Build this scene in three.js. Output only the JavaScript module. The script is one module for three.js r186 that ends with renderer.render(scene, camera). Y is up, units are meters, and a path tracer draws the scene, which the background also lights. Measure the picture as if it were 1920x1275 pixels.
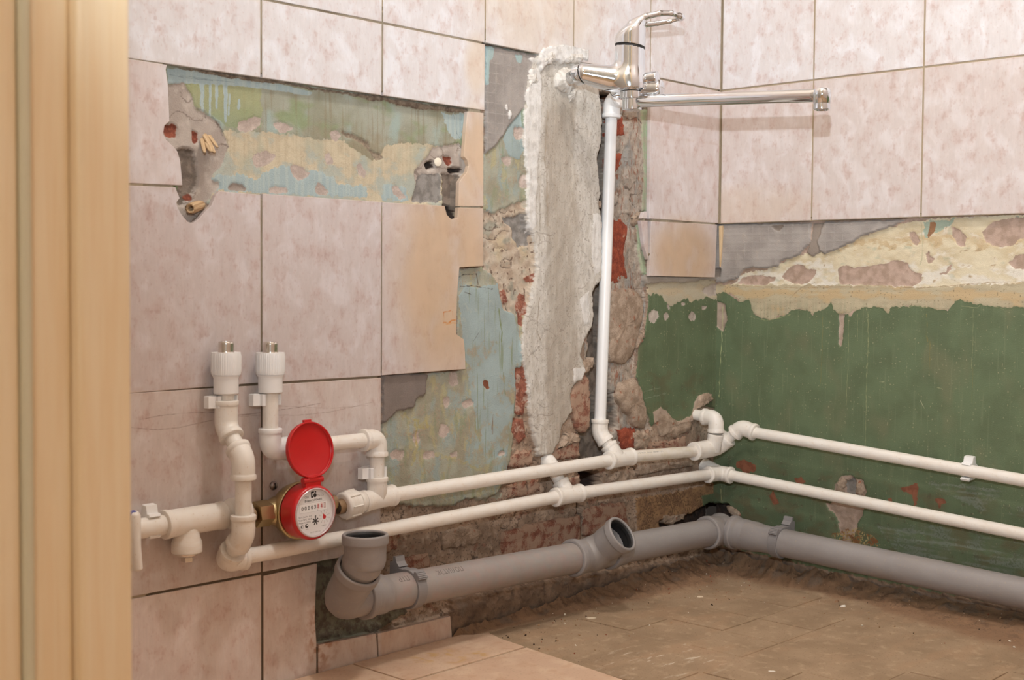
import * as THREE from 'three';
import { mergeGeometries, mergeVertices } from 'three/addons/utils/BufferGeometryUtils.js';
import { MarchingCubes } from 'three/addons/objects/MarchingCubes.js';
import { RoundedBoxGeometry } from 'three/addons/geometries/RoundedBoxGeometry.js';

// ---------------------------------------------------------------- camera, light, exposure
// Metres, y up. The corner of the two walls is x = 0, z = 0; the left wall runs along -x, the right wall along +z, the room lies at x < 0, z > 0.
const scene = new THREE.Scene();
scene.background = new THREE.Color(0x000000);
const camera = new THREE.PerspectiveCamera(29.35, 1920 / 1275, 0.05, 30);
camera.rotation.order = 'YXZ';
camera.position.set(-2.0797, 0.5418, 1.4196);
camera.rotation.set(-0.041341, -0.814631, 0.006917);
camera.focus = 2.15;
camera.userData.fStop = 14;
camera.updateMatrixWorld();
const renderer = new THREE.WebGLRenderer({ antialias: true });
renderer.toneMapping = THREE.LinearToneMapping;
renderer.toneMappingExposure = 0.44;
renderer.shadowMap.enabled = true;
// the flash of the camera, just above the lens, pointed a little up
const flash = new THREE.SpotLight(new THREE.Color().setRGB(0.84, 1.0, 1.13), 17.5, 0, 0.69, 1.0, 2);
flash.name = 'camera_flash';
flash.position.set(-2.0741, 0.7616, 1.4123);
flash.target.position.set(-0.33, 1.19, 0.42);
flash.shadow.radius = 0.5;
flash.castShadow = true;
scene.add(flash, flash.target);
const ROOM_FILL = 8.0, HALL_FILL = 8.0, FILL_COLOR = new THREE.Color().setRGB(1.0, 0.955, 0.905);

// ---------------------------------------------------------------- helpers
const V = (x, y, z) => new THREE.Vector3(x, y, z);
const vec = (a) => new THREE.Vector3(a[0], a[1], a[2]);
const mm = (a) => a.map((p) => [p[0] / 1000, p[1] / 1000]);
const clamp = (v, a, b) => (v < a ? a : v > b ? b : v);
const ss = (a, b, v) => { const t = clamp((v - a) / (b - a), 0, 1); return t * t * (3 - 2 * t); };
const mix = (a, b, t) => [a[0] + (b[0] - a[0]) * t, a[1] + (b[1] - a[1]) * t, a[2] + (b[2] - a[2]) * t];
function rng(seed) { let s = seed >>> 0; return () => { s = (s + 0x6d2b79f5) | 0; let t = Math.imul(s ^ (s >>> 15), 1 | s); t = (t + Math.imul(t ^ (t >>> 7), 61 | t)) ^ t; return ((t ^ (t >>> 14)) >>> 0) / 4294967296; }; }
const PERM = new Uint8Array(512), GX = new Float32Array(256), GY = new Float32Array(256);
{
  const r = rng(77), p = [...Array(256).keys()];
  for (let i = 255; i > 0; i--) { const j = Math.floor(r() * (i + 1)); [p[i], p[j]] = [p[j], p[i]]; }
  for (let i = 0; i < 512; i++) PERM[i] = p[i & 255];
  for (let i = 0; i < 256; i++) { const a = r() * Math.PI * 2; GX[i] = Math.cos(a); GY[i] = Math.sin(a); }
}
function noise(x, y) {                                                // gradient noise, about -0.7 .. 0.7
  const xi = Math.floor(x), yi = Math.floor(y), fx = x - xi, fy = y - yi, X = xi & 255, Y = yi & 255;
  const u = fx * fx * fx * (fx * (fx * 6 - 15) + 10), v = fy * fy * fy * (fy * (fy * 6 - 15) + 10);
  const a = PERM[PERM[X] + Y], b = PERM[PERM[X + 1] + Y], c = PERM[PERM[X] + Y + 1], d = PERM[PERM[X + 1] + Y + 1];
  const p = GX[a] * fx + GY[a] * fy, q = GX[b] * (fx - 1) + GY[b] * fy, r = GX[c] * fx + GY[c] * (fy - 1), s = GX[d] * (fx - 1) + GY[d] * (fy - 1);
  return (p + (q - p) * u + (r + (s - r) * u - p - (q - p) * u) * v) * 1.45;
}
const fbm = (x, y, n) => { let s = 0, a = 0.55; for (let i = 0; i < n; i++) { s += a * noise(x, y); x = x * 2.03 + 17.3; y = y * 2.03 + 5.1; a *= 0.52; } return s; };
const ridge = (x, y) => 1 - Math.abs(noise(x, y)) * 2;

const taken = {};
function numbered(n) { taken[n] = (taken[n] ?? -1) + 1; return taken[n] ? n + '_' + String(taken[n]).padStart(3, '0') : n; }
function thing(name, label, category, group) {
  const o = new THREE.Group(); o.name = numbered(name); scene.add(o);
  o.userData = { label, category }; if (group) o.userData.group = group;
  return o;
}
function setting(name) { const o = new THREE.Group(); o.name = name; o.userData = { kind: 'structure' }; scene.add(o); return o; }
function part(name, geo, mat, parent, label) {
  const m = new THREE.Mesh(Array.isArray(geo) ? join(geo) : geo, mat); m.name = name; m.castShadow = m.receiveShadow = true;
  if (label) m.userData.label = label;
  parent.add(m); return m;
}
function join(list) {
  const a = list.map((g) => { g = g.index ? g.toNonIndexed() : g; for (const k of Object.keys(g.attributes)) if (!['position', 'normal', 'uv'].includes(k)) g.deleteAttribute(k); if (!g.attributes.uv) g.setAttribute('uv', new THREE.BufferAttribute(new Float32Array(g.attributes.position.count * 2), 2)); return g; });
  return mergeGeometries(a);
}
// a group whose origin is moved to its base: children keep their world places
function rebase(o) {
  o.updateMatrixWorld(true);
  const b = new THREE.Box3().setFromObject(o), c = V((b.min.x + b.max.x) / 2, b.min.y, (b.min.z + b.max.z) / 2);
  for (const k of o.children) k.position.sub(c);
  o.position.copy(c);
}
function orient(geo, at, dir, roll = 0) {                             // +y of the geometry turned to dir and put at a point
  const d = dir.clone().normalize(), q = new THREE.Quaternion().setFromUnitVectors(V(0, 1, 0), d);
  if (roll) geo.rotateY(roll);
  geo.applyQuaternion(q); geo.translate(at.x, at.y, at.z); return geo;
}
const lathe = (pts, seg = 40) => new THREE.LatheGeometry(pts.map((p) => new THREE.Vector2(p[0] / 1000, p[1] / 1000)), seg);
const lath = (pts, at, dir, seg) => orient(lathe(pts, seg), at, dir);
const bar = (w, h, d, r = 0.001) => new RoundedBoxGeometry(w, h, d, 2, Math.min(r, w / 2.01, h / 2.01, d / 2.01));

// a line through points with rounded corners, read by length
function route(points, fillet = 0) {
  const pts = points.map((p) => (Array.isArray(p) ? vec(p) : p.clone())), out = [pts[0]];
  for (let i = 1; i < pts.length - 1; i++) {
    const a = pts[i - 1].clone().sub(pts[i]), b = pts[i + 1].clone().sub(pts[i]);
    const f = Math.min(fillet, a.length() * 0.49, b.length() * 0.49);
    if (f < 1e-5) { out.push(pts[i]); continue; }
    const p = pts[i].clone().addScaledVector(a.normalize(), f), q = pts[i].clone().addScaledVector(b.normalize(), f);
    for (let k = 0; k <= 12; k++) { const t = k / 12; out.push(p.clone().multiplyScalar((1 - t) * (1 - t)).addScaledVector(pts[i], 2 * t * (1 - t)).addScaledVector(q, t * t)); }
  }
  out.push(pts[pts.length - 1]);
  const len = [0];
  for (let i = 1; i < out.length; i++) len.push(len[i - 1] + out[i].distanceTo(out[i - 1]));
  const L = len[len.length - 1];
  const at = (s) => { s = clamp(s, 0, L); let i = 1; while (i < len.length - 1 && len[i] < s) i++; return out[i - 1].clone().lerp(out[i], (s - len[i - 1]) / Math.max(1e-9, len[i] - len[i - 1])); };
  return { L, at, tan: (s) => at(Math.min(L, s + 0.0015)).sub(at(Math.max(0, s - 0.0015))).normalize() };
}
// a tube along a route; prof = [[s, r], ...]; flat(s) squeezes it sideways
function sweep(rt, prof, seg = 28, capped = true, shape) {
  const n = prof.length, pos = [], uv = [], idx = [];
  let side = null, last = null;
  for (let i = 0; i < n; i++) {
    const [s, r] = prof[i], c = rt.at(s), t = rt.tan(s);
    if (!side) side = (Math.abs(t.y) > 0.9 ? V(1, 0, 0) : V(0, 1, 0)).cross(t).normalize();
    else { const q = new THREE.Quaternion().setFromUnitVectors(last, t); side.applyQuaternion(q); side.addScaledVector(t, -side.dot(t)).normalize(); }
    last = t; const up = t.clone().cross(side);
    for (let k = 0; k <= seg; k++) {
      const a = (k / seg) * Math.PI * 2, w = shape ? shape(s) : [1, 1];
      const p = c.clone().addScaledVector(side, Math.cos(a) * r * w[0]).addScaledVector(up, Math.sin(a) * r * w[1]);
      pos.push(p.x, p.y, p.z); uv.push(k / seg, s);
      if (i < n - 1 && k < seg) { const o = i * (seg + 1) + k; idx.push(o, o + 1, o + seg + 1, o + 1, o + seg + 2, o + seg + 1); }
    }
  }
  if (capped) for (const [i, flip] of [[0, 1], [n - 1, 0]]) {
    const c = rt.at(prof[i][0]), o = pos.length / 3; pos.push(c.x, c.y, c.z); uv.push(0.5, 0);
    for (let k = 0; k < seg; k++) { const a = i * (seg + 1) + k; flip ? idx.push(o, a + 1, a) : idx.push(o, a, a + 1); }
  }
  const g = new THREE.BufferGeometry(); g.setAttribute('position', new THREE.Float32BufferAttribute(pos, 3)); g.setAttribute('uv', new THREE.Float32BufferAttribute(uv, 2)); g.setIndex(idx);
  g.computeVertexNormals(); return g;
}
const creased = (g, a = 0.7) => { const h = g.index ? g.toNonIndexed() : g; return crease(h, a); };
function crease(g, angle) {                                           // normals averaged over faces that meet under an angle
  const p = g.attributes.position, n = p.count, fn = [], m = new Map(), A = V(), B = V(), C = V();
  for (let i = 0; i < n; i += 3) { A.fromBufferAttribute(p, i); B.fromBufferAttribute(p, i + 1); C.fromBufferAttribute(p, i + 2); const f = B.clone().sub(A).cross(C.clone().sub(A)); fn.push(f); }
  const key = (i) => Math.round(p.getX(i) * 2e5) + '_' + Math.round(p.getY(i) * 2e5) + '_' + Math.round(p.getZ(i) * 2e5);
  for (let i = 0; i < n; i++) { const k = key(i); (m.get(k) ?? m.set(k, []).get(k)).push(Math.floor(i / 3)); }
  const out = new Float32Array(n * 3), cs = Math.cos(angle), un = fn.map((f) => f.clone().normalize());
  for (let i = 0; i < n; i++) { const me = Math.floor(i / 3), s = V(); for (const f of m.get(key(i))) if (un[f].dot(un[me]) > cs) s.add(fn[f]); s.normalize(); s.toArray(out, i * 3); }
  g.setAttribute('normal', new THREE.BufferAttribute(out, 3)); return g;
}
// a smooth solid from a signed distance function, meshed on a grid
function solid(f, lo, hi, res, h = 0.0006) {
  const mc = new MarchingCubes(res, new THREE.MeshStandardMaterial(), false, false, 260000);
  const sz = mc.size, half = mc.halfsize, c = lo.clone().add(hi).multiplyScalar(0.5), e = hi.clone().sub(lo).multiplyScalar(0.5), P = V();
  for (let z = 0; z < sz; z++) for (let y = 0; y < sz; y++) for (let x = 0; x < sz; x++) {
    P.set(c.x + ((x - half) / half) * e.x, c.y + ((y - half) / half) * e.y, c.z + ((z - half) / half) * e.z);
    mc.field[x + y * sz + z * sz * sz] = -f(P) * 1000;
  }
  mc.isolation = 0; mc.update();
  const n = mc.count, pos = new Float32Array(n * 3), nor = new Float32Array(n * 3);
  for (let i = 0; i < n; i++) {
    P.set(c.x + mc.positionArray[i * 3] * e.x, c.y + mc.positionArray[i * 3 + 1] * e.y, c.z + mc.positionArray[i * 3 + 2] * e.z);
    P.toArray(pos, i * 3);
    const g = V(f(V(P.x + h, P.y, P.z)) - f(V(P.x - h, P.y, P.z)), f(V(P.x, P.y + h, P.z)) - f(V(P.x, P.y - h, P.z)), f(V(P.x, P.y, P.z + h)) - f(V(P.x, P.y, P.z - h))).normalize();
    g.toArray(nor, i * 3);
  }
  const g = new THREE.BufferGeometry();
  g.setAttribute('position', new THREE.BufferAttribute(pos, 3)); g.setAttribute('normal', new THREE.BufferAttribute(nor, 3));
  g.setAttribute('uv', new THREE.BufferAttribute(new Float32Array(n * 2), 2)); return g;
}
const smin = (a, b, k) => { const h = clamp(0.5 + (0.5 * (b - a)) / k, 0, 1); return b + (a - b) * h - k * h * (1 - h); };
const smax = (a, b, k) => -smin(-a, -b, k);
function capsule(p, a, b, ra, rb) { const ab = b.clone().sub(a), t = clamp(p.clone().sub(a).dot(ab) / ab.lengthSq(), 0, 1); return p.distanceTo(a.clone().addScaledVector(ab, t)) - (ra + (rb - ra) * t); }

// ---------------------------------------------------------------- textures
function texture(w, h, fill, colour = true) {
  const d = new Uint8Array(w * h * 4), o = [0, 0, 0];
  for (let j = 0; j < h; j++) for (let i = 0; i < w; i++) { const c = fill(i, j, o) ?? o, k = (j * w + i) * 4; d[k] = clamp(c[0], 0, 255); d[k + 1] = clamp(c[1], 0, 255); d[k + 2] = clamp(c[2], 0, 255); d[k + 3] = 255; }
  const t = new THREE.DataTexture(d, w, h, THREE.RGBAFormat); t.magFilter = THREE.LinearFilter; t.minFilter = THREE.LinearMipmapLinearFilter; t.generateMipmaps = true;
  if (colour) t.colorSpace = THREE.SRGBColorSpace;
  t.wrapS = t.wrapT = THREE.RepeatWrapping; t.needsUpdate = true; return t;
}
// a thin line drawn into a colour texture; frame = [x0, y0, width, height] in mm
function stroke(t, frame, pts, width, colour, alpha, seed = 1) {
  const { data, width: W, height: H } = t.image, kx = W / frame[2], ky = H / frame[3];
  for (let s = 0; s < pts.length - 1; s++) {
    const [ax, ay] = pts[s], [bx, by] = pts[s + 1], L = Math.hypot(bx - ax, by - ay) || 1, r = width + 1.2;
    for (let j = Math.floor((Math.min(ay, by) - r - frame[1]) * ky); j <= (Math.max(ay, by) + r - frame[1]) * ky; j++) for (let i = Math.floor((Math.min(ax, bx) - r - frame[0]) * kx); i <= (Math.max(ax, bx) + r - frame[0]) * kx; i++) {
      if (i < 0 || j < 0 || i >= W || j >= H) continue;
      const x = frame[0] + i / kx, y = frame[1] + j / ky, q = clamp(((x - ax) * (bx - ax) + (y - ay) * (by - ay)) / (L * L), 0, 1);
      const d = Math.hypot(x - ax - q * (bx - ax) + noise(y / 14 + seed, x / 14) * width * 0.9, y - ay - q * (by - ay) + noise(x / 9, y / 9 + seed) * width * 0.7);
      const m = ss(width * 0.5 + 0.5, width * 0.5 - 0.4, d) * alpha * clamp(0.75 + noise(x / 6 + seed * 3, y / 11), 0.25, 1);
      if (m > 0) { const k = (j * W + i) * 4; for (let c = 0; c < 3; c++) data[k + c] += (colour[c] - data[k + c]) * m; }
    }
  }
}
// outlines in mm -> coverage at 1 mm, softened
function mask(polys, ells, soft = 1) {
  let x0 = 1e9, y0 = 1e9, x1 = -1e9, y1 = -1e9; const pad = 14;
  for (const p of polys) for (const [x, y] of p) { x0 = Math.min(x0, x); y0 = Math.min(y0, y); x1 = Math.max(x1, x); y1 = Math.max(y1, y); }
  for (const [x, y, a, b] of ells) { x0 = Math.min(x0, x - a); y0 = Math.min(y0, y - b); x1 = Math.max(x1, x + a); y1 = Math.max(y1, y + b); }
  x0 = Math.floor(x0) - pad; y0 = Math.floor(y0) - pad; const w = Math.ceil(x1) + pad - x0, h = Math.ceil(y1) + pad - y0, d = new Float32Array(w * h);
  for (const p of polys) for (let j = 0; j < h; j++) {
    const y = y0 + j + 0.5, xs = [];
    for (let i = 0; i < p.length; i++) { const a = p[i], b = p[(i + 1) % p.length]; if ((a[1] > y) !== (b[1] > y)) xs.push(a[0] + ((y - a[1]) / (b[1] - a[1])) * (b[0] - a[0])); }
    xs.sort((a, b) => a - b);
    for (let k = 0; k + 1 < xs.length; k += 2) for (let i = Math.max(0, Math.round(xs[k] - x0)); i < Math.min(w, Math.round(xs[k + 1] - x0)); i++) d[j * w + i] = 1;
  }
  for (const [cx, cy, a, b] of ells) for (let j = 0; j < h; j++) for (let i = 0; i < w; i++) if (((x0 + i + 0.5 - cx) / a) ** 2 + ((y0 + j + 0.5 - cy) / b) ** 2 < 1) d[j * w + i] = 1;
  return { x0, y0, w, h, d: blur(d, w, h, 1), d2: blur(d, w, h, soft + 1) };
}
function blur(src, w, h, r) {
  let a = src;
  for (let pass = 0; pass < 2; pass++) {
    const b = new Float32Array(w * h);
    for (let j = 0; j < h; j++) for (let i = 0; i < w; i++) { let s = 0; for (let k = -r; k <= r; k++) s += a[j * w + clamp(i + k, 0, w - 1)]; b[j * w + i] = s / (2 * r + 1); }
    const c = new Float32Array(w * h);
    for (let j = 0; j < h; j++) for (let i = 0; i < w; i++) { let s = 0; for (let k = -r; k <= r; k++) s += b[clamp(j + k, 0, h - 1) * w + i]; c[j * w + i] = s / (2 * r + 1); }
    a = c;
  }
  return a;
}
function read(m, d, x, y) {
  const fx = x - m.x0 - 0.5, fy = y - m.y0 - 0.5, i = Math.floor(fx), j = Math.floor(fy);
  if (i < 0 || j < 0 || i >= m.w - 1 || j >= m.h - 1) return 0;
  const u = fx - i, v = fy - j, k = j * m.w + i;
  return (d[k] * (1 - u) + d[k + 1] * u) * (1 - v) + (d[k + m.w] * (1 - u) + d[k + m.w + 1] * u) * v;
}
// a layer of a wall's build-up: where it lies, how deep (mm behind the tile faces), how rough, what colour
const layer = (z, bump, ragged, colour, polys, ells = [], soft = 1) => ({ z, bump, ragged, colour, m: mask(polys, ells, soft) });
function warp(x, y, e) {
  e.u = noise(x / 13, y / 13) * 0.75 + noise(x / 4.6 + 31, y / 4.6) * 0.42 + noise(x / 1.9, y / 1.9 + 7) * 0.16;
  e.v = noise(x / 13 + 91, y / 13 + 40) * 0.75 + noise(x / 4.6 + 11, y / 4.6 + 60) * 0.42 + noise(x / 1.9 + 50, y / 1.9) * 0.16;
}
function field(e, x, y) {
  e.x = x; e.y = y;
  e.A = fbm(x / 58, y / 58, 3); e.B = fbm(x / 15 + 40, y / 15, 3); e.C = noise(x / 3.4, y / 3.4 + 9); e.S = noise(x / 5 + 13, y / 95) + 0.5 * noise(x / 2.1, y / 50 + 4); e.H = noise(x / 90, y / 6 + 2);
  e.K = ss(0.05, 0.012, Math.abs(noise(x / 36 + 3 + e.C * 0.12, y / 30 + e.B * 0.15))) * ss(-0.05, 0.2, noise(x / 70 + 40, y / 60 + 8)) ;      // hairline cracks
  
}
function wallTexture(frame, w, h, base, layers, seed) {
  const e = {}, r = rng(seed);
  return texture(w, h, (i, j) => {
    const x = frame[0] + ((i + 0.5) / w) * frame[2], y = frame[1] + ((j + 0.5) / h) * frame[3];
    warp(x, y, e); field(e, x, y);
    let c = base(e);
    for (const l of layers) {
      if (!l.colour) continue;
      const m = l.m, X = x + e.u * l.ragged, Y = y + e.v * l.ragged;
      if (X < m.x0 || Y < m.y0 || X > m.x0 + m.w || Y > m.y0 + m.h) continue;
      const t = ss(0.35, 0.65, read(m, m.d, X, Y));
      if (t > 0) { const q = l.colour(e); c = mix(c, q, t * (q[3] ?? 1)); }
    }
    const g = (r() - 0.5) * 10, l = (c[0] * 0.3 + c[1] * 0.55 + c[2] * 0.15); c = mix(c, [l, l, l], 0.2);
    return [c[0] + g, c[1] + g, c[2] + g];
  });
}
function relief(layers, base, baseBump) {                              // depth in mm at a place of the wall
  const e = {};
  return (x, y) => {
    warp(x, y, e); field(e, x, y);
    let z = base + baseBump(e);
    for (const l of layers) {
      if (l.z === null) continue;
      const m = l.m, X = x + e.u * l.ragged, Y = y + e.v * l.ragged;
      if (X < m.x0 || Y < m.y0 || X > m.x0 + m.w || Y > m.y0 + m.h) continue;
      const t = ss(0.2, 0.8, read(m, m.d2, X, Y));
      if (t > 0) z += (l.z + (l.bump ? l.bump(e) : 0) - z) * t;
    }
    return z;
  };
}
function heightField(x0, y0, x1, y1, step, frame, depth, put, keep) {
  const nx = Math.round((x1 - x0) / step), ny = Math.round((y1 - y0) / step), pos = [], uv = [], idx = [];
  for (let j = 0; j <= ny; j++) for (let i = 0; i <= nx; i++) {
    const x = x0 + i * step, y = y0 + j * step; pos.push(...put(x / 1000, y / 1000, depth(x, y) / 1000));
    uv.push((x - frame[0]) / frame[2], (y - frame[1]) / frame[3]);
  }
  for (let j = 0; j < ny; j++) for (let i = 0; i < nx; i++) { if (keep && !keep(x0 + (i + 0.5) * step, y0 + (j + 0.5) * step)) continue; const o = j * (nx + 1) + i; if (put === onFloor) idx.push(o, o + nx + 1, o + 1, o + 1, o + nx + 1, o + nx + 2); else idx.push(o, o + 1, o + nx + 1, o + 1, o + nx + 2, o + nx + 1); }
  const g = new THREE.BufferGeometry(); g.setAttribute('position', new THREE.Float32BufferAttribute(pos, 3)); g.setAttribute('uv', new THREE.Float32BufferAttribute(uv, 2)); g.setIndex(idx); g.computeVertexNormals(); return g;
}
const onLeft = (x, y, z) => [x, y, z], onRight = (z, y, d) => [-d, y, z], onFloor = (x, z, h) => [x, h, z];
// a lump with a traced outline: brick face, chip of plaster, dab of putty. put(x, y, z) -> world
function lump(poly, z0, rise, seed, put, { back = 14, rough = 1.2, dome = 5, ragged = 1.2, n = 44 } = {}) {
  const P = poly, len = [0]; for (let i = 0; i < P.length; i++) { const a = P[i], b = P[(i + 1) % P.length]; len.push(len[i] + Math.hypot(b[0] - a[0], b[1] - a[1])); }
  const per = len[P.length], ring = [], pos = [], uv = [], idx = [];
  let cx = 0, cy = 0, area = 0;
  for (let i = 0; i < P.length; i++) { const a = P[i], b = P[(i + 1) % P.length]; area += a[0] * b[1] - b[0] * a[1]; }
  const turn = (area > 0) !== (put === onFloor);
  for (let k = 0; k < n; k++) { const s = (k / n) * per; let i = 0; while (len[i + 1] < s) i++; const t = (s - len[i]) / (len[i + 1] - len[i]), a = P[i], b = P[(i + 1) % P.length]; let x = a[0] + (b[0] - a[0]) * t, y = a[1] + (b[1] - a[1]) * t; x += noise(x / 5 + seed, y / 5) * ragged * 1.6; y += noise(x / 5, y / 5 + seed) * ragged * 1.6; ring.push([x, y]); cx += x / n; cy += y / n; }
  const ts = [0, 0.25, 0.5, 0.7, 0.85, 0.95, 1, 1.02];
  ts.forEach((t, q) => { for (let k = 0; k < n; k++) { const x = cx + (ring[k][0] - cx) * t, y = cy + (ring[k][1] - cy) * t; const z = q === ts.length - 1 ? z0 - back : z0 + rise * (1 - Math.pow(t, dome)) + (fbm(x / 9 + seed, y / 9, 3) + 0.4 * noise(x / 2.5, y / 2.5 + seed)) * rough; pos.push(...put(x / 1000, y / 1000, z / 1000)); uv.push(x / 90 + seed * 0.37, y / 90); } });
  for (let q = 0; q < ts.length - 1; q++) for (let k = 0; k < n; k++) { const a = q * n + k, b = q * n + ((k + 1) % n); if (turn) { if (q > 0) idx.push(a, a + n, b); idx.push(b, a + n, b + n); } else { if (q > 0) idx.push(a, b, a + n); idx.push(b, b + n, a + n); } }
  const g = new THREE.BufferGeometry(); g.setAttribute('position', new THREE.Float32BufferAttribute(pos, 3)); g.setAttribute('uv', new THREE.Float32BufferAttribute(uv, 2)); g.setIndex(idx); g.computeVertexNormals(); return g;
}

const grain = texture(512, 512, (i, j) => { const v = 128 + 70 * fbm(i / 9, j / 9, 4) + 34 * noise(i / 2.3, j / 2.3); return [v, v, v]; }, false);
const smoothGrain = texture(512, 512, (i, j) => { const v = 128 + 80 * fbm(i / 60, j / 60, 3) + 10 * noise(i / 3, j / 3); return [v, v, v]; }, false);
const rep = (t, x, y) => { const c = t.clone(); c.repeat.set(x, y); c.needsUpdate = true; return c; };
const std = (o) => new THREE.MeshStandardMaterial(o), phys = (o) => new THREE.MeshPhysicalMaterial(o);
const rgb = (r, g, b) => new THREE.Color().setRGB(r / 255, g / 255, b / 255, THREE.SRGBColorSpace);

// ---------------------------------------------------------------- colours of the wall's layers (sRGB, as the stuff itself is)
const bare0 = (e) => mix(mix([190, 174, 160], [170, 153, 139], ss(-0.3, 0.35, e.A)), [206, 192, 178], ss(0.05, 0.6, e.B) * 0.6);
const flecked0 = (e) => { let c = mix(mix([186, 168, 150], [164, 146, 128], ss(-0.3, 0.3, e.B)), [150, 146, 138], ss(0.0, 0.35, fbm(e.x / 18 + 60, e.y / 44, 3)) * 0.8); c = mix(c, [150, 84, 58], ss(0.2, 0.42, noise(e.x / 3.2 + 3, e.y / 13) + 0.5 * fbm(e.x / 14, e.y / 60 + 20, 2)) * ss(-0.3, 0.3, fbm(e.x / 18 + 9, e.y / 70, 2)) * 0.8); return mix(c, [116, 98, 84], ss(0.3, 0.6, e.C) * 0.4); };
const mortar0 = (e) => { let c = mix([170, 142, 118], [138, 112, 92], ss(-0.25, 0.35, e.A)); c = mix(c, [190, 166, 142], ss(0.1, 0.55, e.B) * 0.7); return mix(c, [104, 82, 66], ss(0.28, 0.6, e.C) * 0.55); };
const rubbleC0 = (e) => { let c = mix([180, 150, 124], [150, 122, 98], ss(-0.2, 0.3, e.A)); c = mix(c, [194, 170, 146], ss(0.08, 0.5, e.B) * 0.6); c = mix(c, [142, 92, 70], ss(0.22, 0.5, fbm(e.x / 26 + 70, e.y / 20, 3)) * 0.75); return mix(c, [92, 72, 58], ss(0.3, 0.6, e.C) * 0.6); };
const brickC = (e) => { let c = mix([160, 92, 68], [134, 70, 50], ss(-0.3, 0.3, e.B)); c = mix(c, [196, 108, 76], ss(0.1, 0.5, e.C) * 0.5); return mix(c, [186, 160, 140], ss(0.0, 0.32, fbm(e.x / 16 + 2, e.y / 16, 3) + e.C * 0.25) * 0.8); };
const brickBare = (e) => mix(mix([158, 78, 52], [128, 56, 36], ss(-0.3, 0.3, e.B)), [192, 100, 66], ss(0.15, 0.5, e.C) * 0.5);
const adhesive = (e) => { let c = mix([168, 158, 150], [150, 140, 132], ss(-0.3, 0.3, e.A)); c = mix(c, [176, 160, 148], ss(0.1, 0.5, e.B) * 0.5); const l = Math.min(Math.abs(((e.x + 4000 + e.u) % 17) - 8.5), Math.abs(((e.y + 4000 + e.v) % 15.5) - 7.75)); return mix(c, [186, 178, 170], ss(1.1, 0.3, l) * ss(-0.3, 0.5, e.A + e.B * 0.5) * 0.45); };
const adhesiveDark = (e) => mix(adhesive(e), [112, 94, 84], 0.62);
const putty0 = (e) => {
  const p = fbm(e.x / 26 + 3, e.y / 90, 4), q = fbm(e.x / 11 + 31, e.y / 26, 4), t = noise(e.x / 3.2 + 7, e.y / 70);
  let c = mix([214, 206, 195], [196, 186, 172], ss(-0.3, 0.3, q));
  const across = (e.x + 450 + (e.y - 600) * 0.035) / 38;                // the trowelled middle has dried darker
  const m = ss(1.15, 0.75, Math.abs(across) + p * 0.55) * ss(880, 830, e.y);
  c = mix(c, mix([178, 164, 147], [188, 176, 160], ss(-0.35, 0.35, p + t * 0.3)), m);
  c = mix(c, [204, 195, 182], ss(0.2, 0.55, q) * 0.5 * (1 - m * 0.5)); c = mix(c, [164, 150, 133], ss(0.12, 0.5, -q) * 0.4);
  c = mix(c, [186, 158, 138], ss(420, 180, e.y) * ss(-0.1, 0.3, q) * 0.4);
  return mix(c, [140, 124, 108], ss(0.44, 0.62, e.C + e.B * 0.5) * 0.45);
};
const puttyWhite = (e) => mix([232, 227, 221], [210, 203, 195], ss(-0.2, 0.5, e.B + e.S * 0.4));
const blue = (e) => { let c = mix([158, 176, 174], [148, 162, 158], ss(-0.3, 0.4, e.A)); c = mix(c, [174, 178, 162], ss(0.2, 0.6, e.B) * 0.5); c = mix(c, [126, 138, 96], ss(0.42, 0.7, e.S) * 0.6); return c; };
const blueBright = (e) => mix([160, 178, 178], [172, 186, 180], ss(-0.3, 0.4, e.S));
const mottled = (e) => { const w = fbm(e.x / 22 + 3, e.y / 40 + 8, 4); let c = mix([168, 166, 144], [156, 148, 122], ss(-0.25, 0.3, e.A)); c = mix(c, [150, 164, 158], ss(-0.02, 0.35, fbm(e.x / 32 + 9, e.y / 56, 4)) * 0.85); c = mix(c, [182, 168, 116], ss(0.12, 0.42, w + e.C * 0.15) * 0.7); c = mix(c, [140, 148, 110], ss(0.12, 0.5, fbm(e.x / 14 + 3, e.y / 60 + 8, 3)) * 0.6); return mix(c, [172, 146, 120], ss(0.2, 0.5, e.C * 0.6 + e.B * 0.8) * 0.55); };
const greenGrey = (e) => { let c = mix([164, 164, 144], [148, 146, 120], ss(-0.3, 0.3, e.A)); c = mix(c, [138, 152, 106], ss(0.02, 0.4, fbm(e.x / 60 + 21, e.y / 34, 3)) * 0.9); c = mix(c, [158, 178, 170], ss(0.1, 0.5, fbm(e.x / 44 + 2, e.y / 70 + 30, 3)) * 0.75); c = mix(c, [150, 132, 100], ss(770, 735, e.y + e.B * 24) * ss(-1010, -960, e.x) * 0.6); return mix(c, [140, 122, 90], ss(0.2, 0.6, e.S) * 0.4); };
const cream = (e) => { const v = noise(e.x / 16 + 8, e.y / 60 + 3), w = fbm(e.x / 34 + 2, e.y / 26 + 9, 4); let c = mix([204, 186, 152], [192, 172, 138], ss(-0.4, 0.4, e.S * 0.5 + w)); c = mix(c, [174, 172, 146], ss(-0.05, 0.45, e.A + v * 0.3) * 0.65); c = mix(c, [168, 178, 168], ss(0.15, 0.5, w + ss(740, 690, e.y) * 0.35) * 0.7); return mix(c, [182, 158, 124], ss(0.3, 0.6, e.C * 0.5 + e.B) * 0.35); };
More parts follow.
